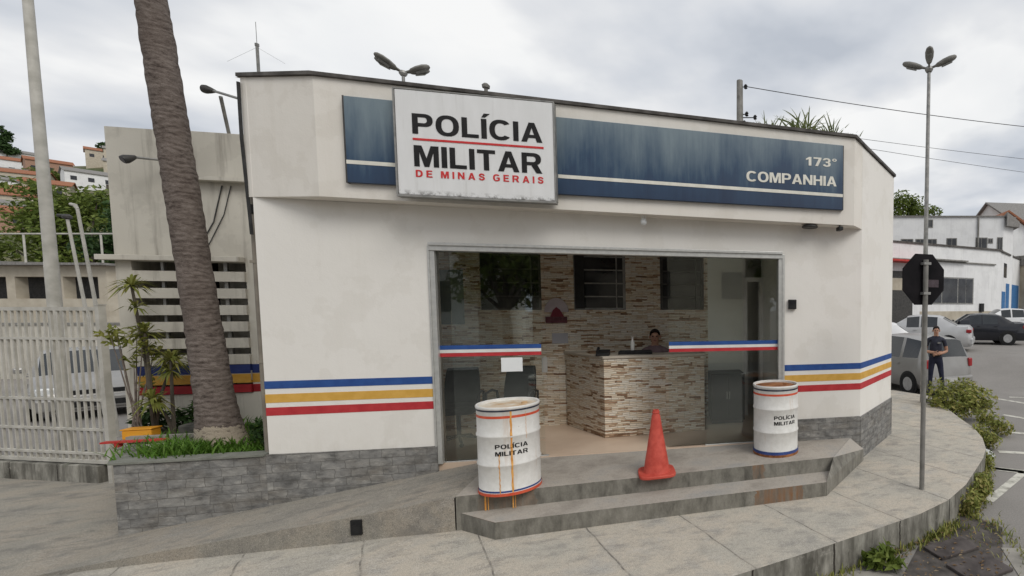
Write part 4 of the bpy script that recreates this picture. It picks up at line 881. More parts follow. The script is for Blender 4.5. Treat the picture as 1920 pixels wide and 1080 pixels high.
# ================================================================== STOP SIGN AND STREET LAMPS
ss = thing('stop_sign', 'octagonal stop sign seen from its black back on a thin pole at the pavement corner', 'sign', (1.80, 5.70, .315), R(22))
m_ = MB(); m_.tube([(0, 0, -.02), (0, 0, 2.76)], .030, 12); m_.build('pole', M['concrete_post'], ss, smooth=40)
m_ = MB(); oc = [(.325*math.cos(R(22.5+45*k)), .325*math.sin(R(22.5+45*k))) for k in range(8)]; m_.prism(oc, 0, .012); m_.v = [(x, .034+z, y+2.53) for x, y, z in m_.v]
m_.build('plate', nmat('sign_back', (.006, .006, .007), (.016, .014, .016), 3, .8, 0, spec=.1), ss)
m_ = MB(); m_.prism([(x*.97, y*.97) for x, y in oc], 0, .002); m_.v = [(x, .0475+z, y+2.53) for x, y, z in m_.v]; m_.build('red_face', M['red_board'], ss)
m_ = MB(); m_.box(.06, .22, .031, .0335, 2.44, 2.53); m_.build('sticker', nmat('faded_sticker', (.05, .035, .04), (.09, .07, .08), 20, .7, 0), ss)
m_ = MB(); 
for z in (2.35, 2.70): m_.box(-.05, .05, -.034, .033, z, z+.03)
m_.build('clamp', M['grey_metal'], ss)
def street_lamp(loc, h, heads, lab, r0=.075, hs=1., tilt=.42, fat=1.):
    t = thing('street_lamp', lab, 'street lamp', loc, 0, 'tall street lamps with several heads'); m = MB(); m.tube([(0, 0, 0), (0, 0, h*.4), (0, 0, h)], [r0, r0*.8, r0*.55], 12); m.build('pole', M['grey_metal'], t, smooth=40)
    m = MB(); m.lathe([(.06, h-.05), (.09, h), (.07, h+.06), (.02, h+.08)], 12); m.build('hub', M['grey_metal'], t)
    for az in heads:
        d = Vector((math.cos(az), math.sin(az), tilt)).normalized(); s = d.cross(Vector((0, 0, 1))).normalized(); up = s.cross(d); m = MB(); b = Vector((0, 0, h+.02)); n = 7
        prof = [(.06, .035, .03), (.18, .04, .035), (.24, .10, .06), (.40, .15, .085), (.58, .16, .085), (.70, .12, .06), (.75, .04, .03)]
        for l, w, th in [(l_*hs, w_*hs*fat, t_*hs) for l_, w_, t_ in prof]:
            for a in range(10): an = a*.6283; m.v.append(tuple(b+d*l+s*w*math.cos(an)+up*th*math.sin(an)))
        for i in range(n-1):
            for a in range(10): a2 = (a+1) % 10; m.f.append((i*10+a, i*10+a2, i*10+10+a2, i*10+10+a)); m.m.append(0)
        m.f += [tuple(range(9, -1, -1)), tuple((n-1)*10+a for a in range(10))]; m.m += [0, 0]
        lh = m.build('lamp_head', M['lamp_case'], t, smooth=50)
        m = MB(); q = b+d*.47*hs-up*.086*hs; m.add([q-d*.15*hs-s*.08*hs*fat, q+d*.15*hs-s*.09*hs*fat, q+d*.15*hs+s*.09*hs*fat, q-d*.15*hs+s*.08*hs*fat, q-d*.12*hs-s*.06*hs*fat-up*.012, q+d*.12*hs-s*.06*hs*fat-up*.012, q+d*.12*hs+s*.06*hs*fat-up*.012, q-d*.12*hs+s*.06*hs*fat-up*.012], [(0, 1, 2, 3), (7, 6, 5, 4), (0, 4, 5, 1), (1, 5, 6, 2), (2, 6, 7, 3), (3, 7, 4, 0)]); m.build('lens', M['lamp_dull'], lh)
    return t
street_lamp((3.46, 11.0, .0), 7.78, [R(-17), R(163), R(-107)], 'tall three-headed street lamp behind the stop sign', .068, .80, .34, .72)
street_lamp((-8.98, 12.0, .05), 8.12, [R(37+15), R(37-15), R(217+15), R(217-15)], 'street lamp with leaf-shaped heads rising behind the station roof', .06, .80, .45)
# utility pole with wires and insulators
up_ = thing('utility_pole', 'concrete utility pole with insulators behind the station roof', 'utility pole', (-1.36, 20, 0)); m_ = MB(); m_.tube([(0, 0, 0), (0, 0, 11.66)], [.19, .125], 8); m_.build('pole', M['concrete_post'], up_)
for z, x in ((11.43, .24), (10.35, .28), (10.0, .18), (10.22, .62)):
    m_ = MB(); m_.tube([(.1, 0, z-.02), (x, 0, z-.02)], .02, 6); m_.lathe([(.03, -.10), (.075, -.07), (.05, -.02), (.08, .02), (.04, .08)], 10, (x, 0, z)); m_.build('insulator', M['black'], up_)
def wire(a, b, sag, r, lab):
    m = MB(); A_, B_ = Vector(a), Vector(b); m.tube([tuple(A_.lerp(B_, i/24)-A_-Vector((0, 0, sag*4*(i/24)*(1-i/24)))) for i in range(25)], r, 5)
    tag(place(m.build('power_line', M['wire']), a), lab, 'wire', 'overhead wires')
wire((-1.10, 20, 11.43), (22.0, 26.2, 11.43), .30, .016, 'thick single wire running from the top of the utility pole to the right')
wire((1.9, 21.4, 10.1), (22.0, 27.6, 10.1), .12, .010, 'upper of the two thin wires crossing the sky right of the station')
wire((2.0, 21.2, 9.7), (22.0, 29.2, 9.7), .12, .010, 'lower of the two thin wires crossing the sky right of the station')

# ================================================================== CARS
def make_car(lab, kind, paint, loc, az, plate=True):
    """x forward, y left; sections swept from nose to tail, split into panels by what they are"""
    t = thing('parked_car', lab, 'car', loc, az, 'cars parked beside the station')
    if kind == 'van': Ln, W, H = 4.25, 1.74, 1.66
    elif kind == 'hatch': Ln, W, H = 3.9, 1.68, 1.48
    else: Ln, W, H = 4.45, 1.72, 1.45
    hw = W/2
    # station: x, belt/hood height, belt half width, roof height (None = no cabin), roof half width, interval kind to next
    F_ = Ln/2
    if kind == 'sedan':
        ST = [(F_, .55, .62, None, 'nose'), (F_-.12, .70, .74, None, 'hood'), (F_-.55, .82, .80, None, 'hood'), (F_-1.25, .93, .82, None, 'screen'), (F_-1.95, .96, .83, 1.40, 'window'), (F_-2.45, .97, .83, 1.45, 'pillar'), (F_-2.52, .97, .83, 1.45, 'window'), (F_-3.15, .985, .83, 1.42, 'pillar'), (F_-3.36, .99, .82, 1.36, 'rear'), (F_-3.88, 1.02, .80, None, 'hood'), (F_-4.30, 1.02, .76, None, 'hood'), (F_-4.40, .92, .72, None, 'nose'), (-F_, .60, .66, None, 'end')]
    elif kind == 'hatch':
        ST = [(F_, .55, .60, None, 'nose'), (F_-.12, .70, .72, None, 'hood'), (F_-.5, .82, .78, None, 'hood'), (F_-1.05, .93, .80, None, 'screen'), (F_-1.75, .96, .81, 1.43, 'window'), (F_-2.3, .97, .81, 1.48, 'pillar'), (F_-2.37, .97, .81, 1.48, 'window'), (F_-3.0, .985, .80, 1.45, 'pillar'), (F_-3.25, 1.0, .79, 1.40, 'rear'), (F_-3.72, 1.02, .75, None, 'nose'), (F_-3.82, .85, .73, None, 'nose'), (-F_, .60, .64, None, 'end')]
    else:
        ST = [(F_, .60, .62, None, 'nose'), (F_-.12, .78, .76, None, 'hood'), (F_-.5, .92, .82, None, 'hood'), (F_-.98, 1.03, .84, None, 'screen'), (F_-1.85, 1.03, .85, 1.58, 'window'), (F_-2.40, 1.03, .85, 1.66, 'pillar'), (F_-2.48, 1.03, .85, 1.66, 'window'), (F_-3.12, 1.04, .85, 1.65, 'pillar'), (F_-3.24, 1.05, .85, 1.645, 'window'), (F_-3.86, 1.08, .83, 1.58, 'pillar'), (F_-3.93, 1.09, .83, 1.56, 'rear'), (F_-4.16, 1.06, .79, None, 'nose'), (F_-4.20, .82, .78, None, 'nose'), (-F_, .60, .70, None, 'end')]
    rows = []
    for x, zb, yb, zr, k in ST:
        e = 1.0 if abs(x) < F_-.05 else .93
        low = [(yb*.93*e, .20), (hw*e if yb > .7 else yb*e, .38), (hw*e if yb > .7 else yb*e, min(.62, zb-.08)), (yb*e, zb-.015)]
        if zr: up = [(yb*.80, zr-.05), (yb*.62, zr-.005), (0, zr+.02)]
        else: up = [(yb*.88*e, zb+.012), (yb*.6*e, zb+.025), (0, zb+.035)]
        pr = low+up; rows.append([(x, y, z) for y, z in pr]+[(x, -y, z) for y, z in pr[-2::-1]])
    P = len(rows[0]); body = MB(); gl = {}
    body.v = [p for r_ in rows for p in r_]
    for i, s_ in enumerate(ST[:-1]):
        for j in range(P-1):
            f = (i*P+j, i*P+j+1, (i+1)*P+j+1, (i+1)*P+j); side = j in (3, P-5); topf = 4 <= j <= P-6; k = s_[4]
            key = None
            if k == 'window' and side: key = 'side_window'
            if k in ('screen', 'rear') and topf: key = 'windscreen' if k == 'screen' else 'rear_window'
            if key: gl.setdefault((key, j if key == 'side_window' else 0, i), []).append(f)
            else: body.f.append(f); body.m.append(0)
        body.f.append((i*P, (i+1)*P, (i+1)*P+P-1, i*P+P-1)); body.m.append(0)
    body.f.append(tuple(range(P-1, -1, -1))); body.f.append(tuple((len(rows)-1)*P+q for q in range(P))); body.m += [0, 0]
    bo = body.build('body', paint, t, smooth=38)
    for (k, j, i), fs in gl.items():
        m = MB(); idx = {}
        for f in fs:
            for q in f: idx.setdefault(q, len(idx))
        m.v = [body.v[q] for q in idx]; m.f = [tuple(idx[q] for q in f) for f in fs]; m.m = [0]*len(fs); m.build(k, M['car_glass'], t, smooth=30)
    rw = .31; xa = (F_-.82, -F_+(.72 if kind == 'van' else .86))
    for x in xa:
        for s in (-1, 1):
            m = MB(); m.lathe([(rw+.055, -.004), (rw+.055, .004)], 24, (x, s*(hw*1.002), rw), axis='y'); m.build('wheel_arch', M['black'], t)
            wh = MB(); wh.lathe([(rw*.62, -.09), (rw*.97, -.085), (rw, -.06), (rw, .06), (rw*.97, .085), (rw*.62, .09)], 28, (x, s*(hw-.065), rw), axis='y'); wo = wh.build('wheel', M['tyre'], t, smooth=40)
            m = MB(); yy = s*(hw+.022); m.lathe([(rw*.60, -.008), (rw*.62, .004)], 24, (x, yy, rw), axis='y')
            for q in range(7):
                a = q*.8976; m.add([(x+math.cos(a+d_)*r_*rw, yy+s*.012, rw+math.sin(a+d_)*r_*rw) for d_, r_ in ((-.14, .2), (.14, .2), (.09, .58), (-.09, .58))], [(0, 1, 2, 3)])
            m.build('rim', M['rim'], wo)
    for s in (-1, 1):
        m = MB(); zz = 1.0 if kind == 'van' else .86; m.box(-F_+.02, -F_+.22, s*(hw-.16), s*(hw-.02), zz-.20 if kind == 'van' else zz-.10, zz+.04); m.build('tail_light', M['tail'], t, bevel=.03)
        m = MB(); m.box(F_-.34, F_-.05, s*(hw-.36), s*(hw-.10), .58, .74); m.build('headlight', M['lamp'], t, bevel=.03)
        m = MB(); m.box(F_-1.5, F_-1.38, s*(hw+.0), s*(hw+.16), 1.0, 1.12); m.build('wing_mirror', paint, t, bevel=.03)
        for xh in (F_-2.3, F_-3.05):
            m = MB(); m.box(xh-.09, xh+.05, s*(hw-.012), s*(hw+.018), .84, .865); m.build('door_handle', paint, t)
    m = MB(); m.box(-F_-.05, -F_+.25, -hw*.95, hw*.95, .30, .56); m.build('rear_bumper', paint, t, bevel=.05, seg=3)
    m = MB(); m.box(F_-.25, F_+.05, -hw*.93, hw*.93, .24, .52); m.build('front_bumper', paint, t, bevel=.05, seg=3)
    m = MB(); m.box(F_+.051, F_+.06, -.5, .5, .30, .42); m.box(F_-.06, F_+.012, -.45, .45, .57, .66); m.build('grille', M['black'], t)
    m = MB(); m.box(-F_-.062, -F_-.051, -.2, .2, .40, .52); m.build('number_plate', M['plate'], t)
    return t
make_car('silver minivan parked behind the bush, seen from its rear left corner', 'van', M['silver'], (4.02, 15.15, .04), math.atan2(.906, -.42))
make_car('white hatchback mostly hidden between the minivan and the station wall', 'hatch', M['car_white'], (3.35, 18.45, .50), math.atan2(.12, -1))
make_car('silver sedan with a red tail light parked behind the minivan', 'sedan', M['silver2'], (6.05, 20.3, .74), math.atan2(.42, -.9))
make_car('black sedan at the right edge of the photo', 'sedan', M['car_black'], (9.65, 23.2, .76), math.atan2(.22, -1))
make_car('white car on the far side of the black sedan', 'sedan', M['car_white'], (13.1, 27.5, .98), math.atan2(.15, -1))
make_car('grey car in the yard behind the barred gate', 'hatch', M['silver'], (-16.6, 11.6, .05), math.atan2(-.55, .83))

# ================================================================== PEOPLE
def make_person(lab, loc, az, J, edges, rad, shirt_z, leg_mat, top_mat, sleeve, hair_len=.0):
    t = thing('person', lab, 'person', loc, az)
    me = bpy.data.meshes.new('body'); names = list(J); me.from_pydata([J[n] for n in names], [(names.index(a), names.index(b)) for a, b in edges], [])
    o = bpy.data.objects.new('body', me); COL.objects.link(o)
    sk = o.modifiers.new('s', 'SKIN'); sk.use_smooth_shade = True
    for i, n in enumerate(names):
        r_ = rad[n]; r_ = r_ if isinstance(r_, tuple) else (r_, r_); me.skin_vertices[0].data[i].radius = r_; me.skin_vertices[0].data[i].use_root = (n == 'pelvis')
    ss_ = o.modifiers.new('d', 'SUBSURF'); ss_.levels = ss_.render_levels = 2
    dg = bpy.context.evaluated_depsgraph_get(); dg.update(); nm = bpy.data.meshes.new_from_object(o.evaluated_get(dg)); bpy.data.objects.remove(o)
    nm.materials.clear()
    for m in (M['skin'], top_mat, leg_mat, M['black']): nm.materials.append(m)
    el = {s: (Vector(J['elbow_'+s]), Vector(J['wrist_'+s]), Vector(J['shoulder_'+s])) for s in 'lr'}
    def near(p, a, b):
        d = b-a; k = max(0, min(1, (p-a).dot(d)/d.length_squared)); return (p-(a+d*k)).length, k
    for f in nm.polygons:
        p = f.center; mi = 1; f.use_smooth = True
        if p.z > J['neck'][2]-.005 and abs(p.x) < .11: mi = 0
        elif p.z < J['ankle_l'][2]+.02: mi = 3
        elif p.z < J['pelvis'][2]+.02: mi = 2
        for s in 'lr':
            e, w, sh_ = el[s]; h = Vector(J['hand_'+s]); d1, k1 = near(p, e, w); d2, k2 = near(p, w, h+(h-w)*1.6); d3, k3 = near(p, sh_, e)
            if d2 < .075: mi = 0
            elif d1 < .065 and k1 > .04: mi = 0
            elif d3 < .075 and k3 > sleeve: mi = 0
            elif d3 < .075: mi = 1
        f.material_index = mi
    nm.name = 'body'; b = bpy.data.objects.new('body', nm); COL.objects.link(b); b.parent = t
    if sleeve < .6:
        m = MB(); n_ = 24; m.v = [(.152*math.cos(a*6.2832/n_), .112*math.sin(a*6.2832/n_), z) for z in (.985, 1.03) for a in range(n_)]; m.f = [(q, (q+1) % n_, n_+(q+1) % n_, n_+q) for q in range(n_)]; m.m = [0]*n_; m.build('belt', M['black'], t, smooth=60)
        m = MB(); m.box(.03, .10, -.128, -.112, 1.30, 1.335); m.build('badge', M['grey_metal'], t)
    hc = Vector(J['head'])
    m = MB(); bm_ = 12
    for i in range(7):                                      # hair cap that follows the skull
        ph = i/6*R(98 if hair_len == 0 else 115)
        for q in range(16):
            a = q*math.pi/8; fr_ = .72 if math.sin(a) < -.3 and i > 3 else 1.0
            zz = math.cos(ph if fr_ == 1 else min(ph, R(58))); rr = math.sin(ph if fr_ == 1 else min(ph, R(58)))
            m.v.append((hc.x+.082*rr*math.cos(a), hc.y+.008+.100*rr*math.sin(a), hc.z+.028+.100*zz))
    for i in range(6):
        for q in range(16): q2 = (q+1) % 16; m.f.append((i*16+q, (i+1)*16+q, (i+1)*16+q2, i*16+q2)); m.m.append(0)
    m.build('hair', M['hair'], t, smooth=60)
    for s in (-1, 1):
        m = MB(); m.lathe([(.004, -.011), (.011, -.006), (.012, 0), (.009, .007), (.003, .010)], 10, (hc.x+s*.030, hc.y-.086, hc.z+.012)); m.build('eye', M['black'], t, smooth=60)
        m = MB(); m.lathe([(.006, -.028), (.014, -.015), (.017, .010), (.008, .026)], 8, (hc.x+s*.080, hc.y+.006, hc.z-.002)); m.build('ear', M['skin'], t, smooth=60)
    m = MB(); m.add([(hc.x-.014, hc.y-.088, hc.z-.032), (hc.x+.014, hc.y-.088, hc.z-.032), (hc.x, hc.y-.116, hc.z-.028), (hc.x, hc.y-.090, hc.z+.018)], [(0, 2, 1), (0, 3, 2), (1, 2, 3), (0, 1, 3)]); m.build('nose', M['skin'], t, smooth=80)
    m = MB(); m.box(hc.x-.024, hc.x+.024, hc.y-.089, hc.y-.08, hc.z-.060, hc.z-.052); m.build('mouth', M['maroon'], t, bevel=.003)
    return t
def skeleton(seated=False):
    J = {'pelvis': (0, 0, .93), 'waist': (0, 0, 1.06), 'chest': (0, -.005, 1.27), 'collar': (0, .01, 1.42), 'neck': (0, .0, 1.485), 'jaw': (0, -.022, 1.545), 'head': (0, -.010, 1.615), 'crown': (0, .0, 1.690)}
    E_ = [('pelvis', 'waist'), ('waist', 'chest'), ('chest', 'collar'), ('collar', 'neck'), ('neck', 'jaw'), ('jaw', 'head'), ('head', 'crown')]
    rad = {'pelvis': (.155, .105), 'waist': (.145, .10), 'chest': (.165, .115), 'collar': (.10, .075), 'neck': .055, 'jaw': (.058, .066), 'head': (.074, .090), 'crown': (.052, .064)}
    for s, k in (('l', 1), ('r', -1)):
        if seated: lg = {'hip': (k*.10, 0, .90), 'knee': (k*.12, -.42, .88), 'ankle': (k*.12, -.40, .48), 'toe': (k*.13, -.56, .44)}
        else: lg = {'hip': (k*.095, 0, .86), 'knee': (k*.115+(.03 if k > 0 else 0), -.05 if k > 0 else -.015, .49), 'ankle': (k*.13+(.06 if k > 0 else 0), -.06 if k > 0 else .02, .085), 'toe': (k*.16+(.08 if k > 0 else 0), -.21 if k > 0 else -.14, .035)}
        for n, p in lg.items(): J[n+'_'+s] = p
        rad.update({'hip_'+s: .092, 'knee_'+s: .062, 'ankle_'+s: .044, 'toe_'+s: (.042, .035)})
        E_ += [('pelvis', 'hip_'+s), ('hip_'+s, 'knee_'+s), ('knee_'+s, 'ankle_'+s), ('ankle_'+s, 'toe_'+s)]
        # arms bent, forearms crossing in front of the belt
        sh_, el_, wr = (k*.185, .01, 1.385), (k*.265, .03, 1.10), (k*.055, -.205, 1.045 if k > 0 else 1.075)
        ha = (wr[0]-k*.075, wr[1]-.025, wr[2]-.01)
        J.update({'shoulder_'+s: sh_, 'elbow_'+s: el_, 'wrist_'+s: wr, 'hand_'+s: ha}); rad.update({'shoulder_'+s: .062, 'elbow_'+s: .044, 'wrist_'+s: .029, 'hand_'+s: (.040, .020)})
        E_ += [('collar', 'shoulder_'+s), ('shoulder_'+s, 'elbow_'+s), ('elbow_'+s, 'wrist_'+s), ('wrist_'+s, 'hand_'+s)]
        for i, (dz, ln) in enumerate(((.030, .072), (.010, .082), (-.010, .078), (-.030, .060))):
            a = 'finger%d_%s' % (i, s); J[a] = (ha[0]-k*ln*.5, ha[1]-.01, ha[2]+dz); J[a+'t'] = (ha[0]-k*ln*.85, ha[1]+.02, ha[2]+dz*1.1-.008); rad[a] = .0095; rad[a+'t'] = .0075
            E_ += [('hand_'+s, a), (a, a+'t')]
        J['thumb_'+s] = (wr[0]-k*.045, wr[1]-.035, wr[2]+.04); rad['thumb_'+s] = .010; J['thumbt_'+s] = (wr[0]-k*.08, wr[1]-.04, wr[2]+.055); rad['thumbt_'+s] = .008
        E_ += [('wrist_'+s, 'thumb_'+s), ('thumb_'+s, 'thumbt_'+s)]
    return J, E_, rad
J, E_, rad = skeleton()
make_person('standing person in dark uniform shirt and navy trousers, hands joined, by the silver minivan', (4.06, 11.95, .317), R(-14), J, E_, rad, 0, M['trouser'], M['uniform'], .55)
J, E_, rad = skeleton(True)
make_person('person in a mauve shirt sitting behind the stone counter', fw(2.50, 1.38, .66-.22), RZ, J, E_, rad, 0, M['trouser'], M['shirt'], .7)
so = thing('stool', 'round black stool under the person behind the counter', 'stool', fw(2.50, 1.40, .66), RZ); m_ = MB(); m_.lathe([(.16, .50), (.17, .52), (.17, .56), (.15, .575)], 20); m_.build('seat', M['black'], so)
for k in range(4): a = k*1.5708+.785; m_ = MB(); m_.tube([(.11*math.cos(a), .11*math.sin(a), .50), (.17*math.cos(a), .17*math.sin(a), 0)], .013, 8); m_.build('leg', M['grey_metal'], so)

# ================================================================== FAR BUILDINGS ON THE RIGHT
def facade_item(mb, p0, dr_, s0, s1, z0, z1, out=.0, dep=.06):
    n_ = Vector((dr_.y, -dr_.x)); a, b = p0+dr_*s0+n_*out, p0+dr_*s1+n_*out; c, d = b-n_*dep, a-n_*dep
    mb.prism([tuple(a), tuple(b), tuple(c), tuple(d)], z0, z1)
ba = thing('corner_shop_building', 'long white single-storey building with a rounded corner, barred window and blue gate across the lot', 'building', (6.9, 28, 0))
B0 = Vector((0, 0)); BD = Vector((math.cos(R(28)), math.sin(R(28)))); pA = B0-BD*6; pB = B0+BD*8.9
crn = [tuple(pB+Vector((.45*k*math.cos(R(28+k*7)), .45*k*math.sin(R(28+k*7)))) ) for k in (1, 2, 3)]
pE = Vector(crn[-1])+Vector((4.9, 6.6)); base = [tuple(pA), tuple(pB)]+crn+[tuple(pE), (pE.x-6, pE.y+3), (pA.x-3, pA.y+8)]
m_ = MB(); m_.prism(base, .2, 6.25); m_.build('wall', M['white_wall'], ba)
def off(poly, d):
    c = Vector((sum(p[0] for p in poly)/len(poly), sum(p[1] for p in poly)/len(poly))); return [tuple(c+(Vector(p)-c)*(1+d/(Vector(p)-c).length)) for p in poly]
m_ = MB(); m_.prism(off(base, .12), 6.252, 6.36); m_.build('parapet_coping', M['flash'], ba)
m_ = MB(); facade_item(m_, B0, BD, -6, 8.9, 5.28, 5.36, .10, .098); facade_item(m_, B0, BD, 2.6, 6.0, 5.362, 5.44, .30, .298); m_.build('cornice', M['concrete_post'], ba)
m_ = MB(); facade_item(m_, B0, BD, -1.5, 2.3, 5.10, 5.20, .9, .898); m_.build('awning', M['red_board'], ba)
m_ = MB(); facade_item(m_, B0, BD, -1.5, 1.6, 1.0, 4.62, .012, .01); o_ = m_.build('dark_opening_sheet', M['dark_metal'], ba); m_ = MB(); facade_item(m_, B0, BD, -1.0, 1.2, 3.5, 4.2, .03, .016); m_.build('shelf', M['beige'], o_)  # flat dark sheet on the wall stands for the shaded opening
m_ = MB(); facade_item(m_, B0, BD, 3.0, 6.85, 2.7, 4.38, .03, .028); wf = m_.build('window', M['grey_metal'], ba)
for s0, s1 in ((3.1, 3.95), (4.05, 5.35), (5.45, 6.1), (6.15, 6.75)):
    m_ = MB(); facade_item(m_, B0, BD, s0, s1, 2.78, 4.30, .042, .011); m_.build('pane', M['dark_glass'], wf)
m_ = MB(); facade_item(m_, B0, BD, 2.2, 8.9, .3, 2.25, .02, .018); m_.build('plinth', M['beige'], ba)
m_ = MB(); facade_item(m_, B0, BD, 7.45, 7.75, 2.2, 2.75, .15, .149); m_.build('meter_box', M['black'], ba)
CD = Vector((4.9, 6.6)).normalized(); C0 = Vector(crn[-1])
m_ = MB(); facade_item(m_, C0, CD, .4, 1.5, 1.2, 3.6, .03, .028); facade_item(m_, C0, CD, 1.75, 6.5, 1.2, 4.2, .03, .028); m_.build('gate', M['blue_gate'], ba)
m_ = MB(); facade_item(m_, C0, CD, .9, 1.8, 4.6, 5.6, .03, .028); m_.build('window', M['dark_glass'], ba)
bb = thing('two_storey_building', 'taller white two-storey building with small dark windows behind the long white one', 'building', (8, 35, 0))
m_ = MB(); m_.prism([(-4, 0), (8.6, 0), (9.6, .6), (11, 9), (-4, 9)], .3, 8.98); m_.build('wall', M['white_wall'], bb)
m_ = MB(); m_.prism([(-4.1, -.12), (8.7, -.12), (9.75, .5), (11.2, 9.1), (-4.1, 9.1)], 8.982, 9.06); m_.build('roof', M['roof_grey'], bb)
m_ = MB(); m_.prism([(8.7, -.3), (9.9, .3), (10.4, 3.0), (9.4, 3.0)], 8.3, lambda x, y: 9.3-.5*(x-8.7)); m_.build('eave', M['roof_grey'], bb)
for x0, x1, z0, z1 in ((3.05, 3.5, 8.22, 8.80), (1.2, 2.1, 7.05, 7.42), (2.25, 2.95, 7.0, 7.42), (3.1, 3.8, 6.9, 7.42), (4.5, 5.25, 6.75, 7.48), (6.6, 7.45, 6.4, 7.52), (7.5, 7.85, 7.1, 7.46), (8.15, 8.55, 6.4, 7.54)):
    m_ = MB(); m_.box(x0, x1, -.03, -.002, z0, z1); wf = m_.build('window', M['concrete_post'], bb); m_ = MB(); m_.box(x0+.06, (x0+x1)/2-.02, -.036, -.031, z0+.06, z1-.06); m_.box((x0+x1)/2+.02, x1-.06, -.036, -.031, z0+.06, z1-.06); m_.build('pane', M['dark_glass'], wf)
m_ = MB(); m_.tube([(6.75, -.08, 2.5), (6.75, -.08, 9.0)], .06, 6); m_.build('downpipe', M['concrete_post'], bb)
def house(loc, rz_, w, d, h, roof_h, wallm, roofm, lab, wins_=2, group=None, gable=True, name='house', cat='house'):
    t = thing(name, lab, cat, loc, rz_, group); m = MB(); m.box(-w/2, w/2, -d/2, d/2, -3, h); m.build('wall', wallm, t); o_ = .35
    m = MB()
    if gable: 
        for s_ in (-1, 1):
            e0, e1, q = (s_*(d/2+o_), h-.1*roof_h), (0, h+roof_h), .16
            m.add([(x, y, z) for x in (-w/2-o_, w/2+o_) for y, z in (e0, e1, (e1[0], e1[1]+q), (e0[0], e0[1]+q))], [(0, 1, 2, 3), (7, 6, 5, 4), (0, 4, 5, 1), (3, 2, 6, 7), (0, 3, 7, 4), (1, 5, 6, 2)])
        gm = MB(); gm.v = [(x, y, z) for x in (-w/2, w/2) for y, z in ((-d/2, h), (d/2, h), (0, h+roof_h-.03))]; gm.f = [(0, 1, 2), (5, 4, 3), (0, 3, 4, 1), (1, 4, 5, 2), (2, 5, 3, 0)]; gm.m = [0]*5; gm.build('gable', wallm, t)
    else: m.box(-w/2-.15, w/2+.15, -d/2-.15, d/2+.15, h+.003, h+roof_h)
    m.build('roof', roofm, t)
    for k in range(wins_):
        x = lerp(-w/2, w/2, (k+.5)/wins_); m = MB(); m.box(x-.55, x+.55, -d/2-.04, -d/2-.002, h*.45, h*.45+1.2); m.build('window', M['dark_glass'], t)
    m = MB(); m.box(w*.28, w*.28+.9, -d/2-.045, -d/2-.003, 0, 2.0) ; m.build('door', M['bark'], t)
    return t
house((19.7, 48, 3), R(90), 14, 4.2, 5.9, 1.55, M['white_wall'], M['roof_tile'], 'house with a red tiled gable roof rising behind the white buildings')
house((29.5, 52, 3), R(8), 14, 8, 8.0, 2.3, M['white_wall'], M['roof_grey'], 'pale house with a broad grey roof at the right edge')
house((21.8, 40, .9), R(30), 4.6, 7, 4.9, .8, M['beige'], M['roof_grey'], 'low beige shed with a dark doorway right of the white buildings', 1, gable=False, name='shed', cat='shed')

# ================================================================== TREES, HILL AND HOUSES ON THE LEFT
def tree(loc, h, blobs, n, size, lab, mat=None, trunk_r=.22, group=None, name='tree'):
    t = thing(name, lab, 'tree', loc, 0, group); rnd = random.Random(int(abs(loc[0]*31+loc[1]))); m = MB()
    m.tube([(0, 0, -.5), (.1, 0, h*.3), (0, .1, h*.55)], [trunk_r, trunk_r*.8, trunk_r*.55], 8)
    for b in blobs: m.tube([(.03, .03, h*.42), (b[0]*.5, b[1]*.5, (h*.42+b[2])/2), (b[0]*.9, b[1]*.9, b[2])], [trunk_r*.5, trunk_r*.3, trunk_r*.12], 5)
    m.build('trunk', M['bark'], t); m = MB(); leaves(m, blobs, n, size, rnd=rnd); m.build('crown', mat or M['leaf'], t); return t
rnd = random.Random(5)
tree((-47.5, 33, .2), 9.5, [(rnd.uniform(-2.7, 2.9), rnd.uniform(-1.6, 1.6), rnd.uniform(5.2, 10.6), rnd.uniform(.9, 1.6), rnd.uniform(.9, 1.5), rnd.uniform(.7, 1.3)) for _ in range(28)], 9500, .17, 'big round green tree in the yard left of the annex', trunk_r=.3)
tree((-40.5, 31, .2), 7.5, [(rnd.uniform(-2.0, 2.2), rnd.uniform(-1.2, 1.2), rnd.uniform(4.2, 8.3), rnd.uniform(.8, 1.4), rnd.uniform(.8, 1.4), rnd.uniform(.6, 1.1)) for _ in range(18)], 6000, .17, 'darker lower tree tucked against the left edge of the annex', M['leaf_dark'], trunk_r=.25)
tree((12.9, 46, 1.5), 11, [(rnd.uniform(-2.2, 2.0), rnd.uniform(-1.4, 1.4), rnd.uniform(7.6, 11.0), rnd.uniform(.8, 1.5), rnd.uniform(.8, 1.4), rnd.uniform(.7, 1.1)) for _ in range(20)], 7000, .17, 'rounded tree showing above the white buildings right of the station')
tree((16.4, 47, 1.5), 8.5, [(rnd.uniform(-.9, .9), rnd.uniform(-.8, .8), rnd.uniform(6.6, 8.2), .8, .8, .6) for _ in range(7)], 1600, .16, 'small tree top just right of the street lamp above the white roofs')
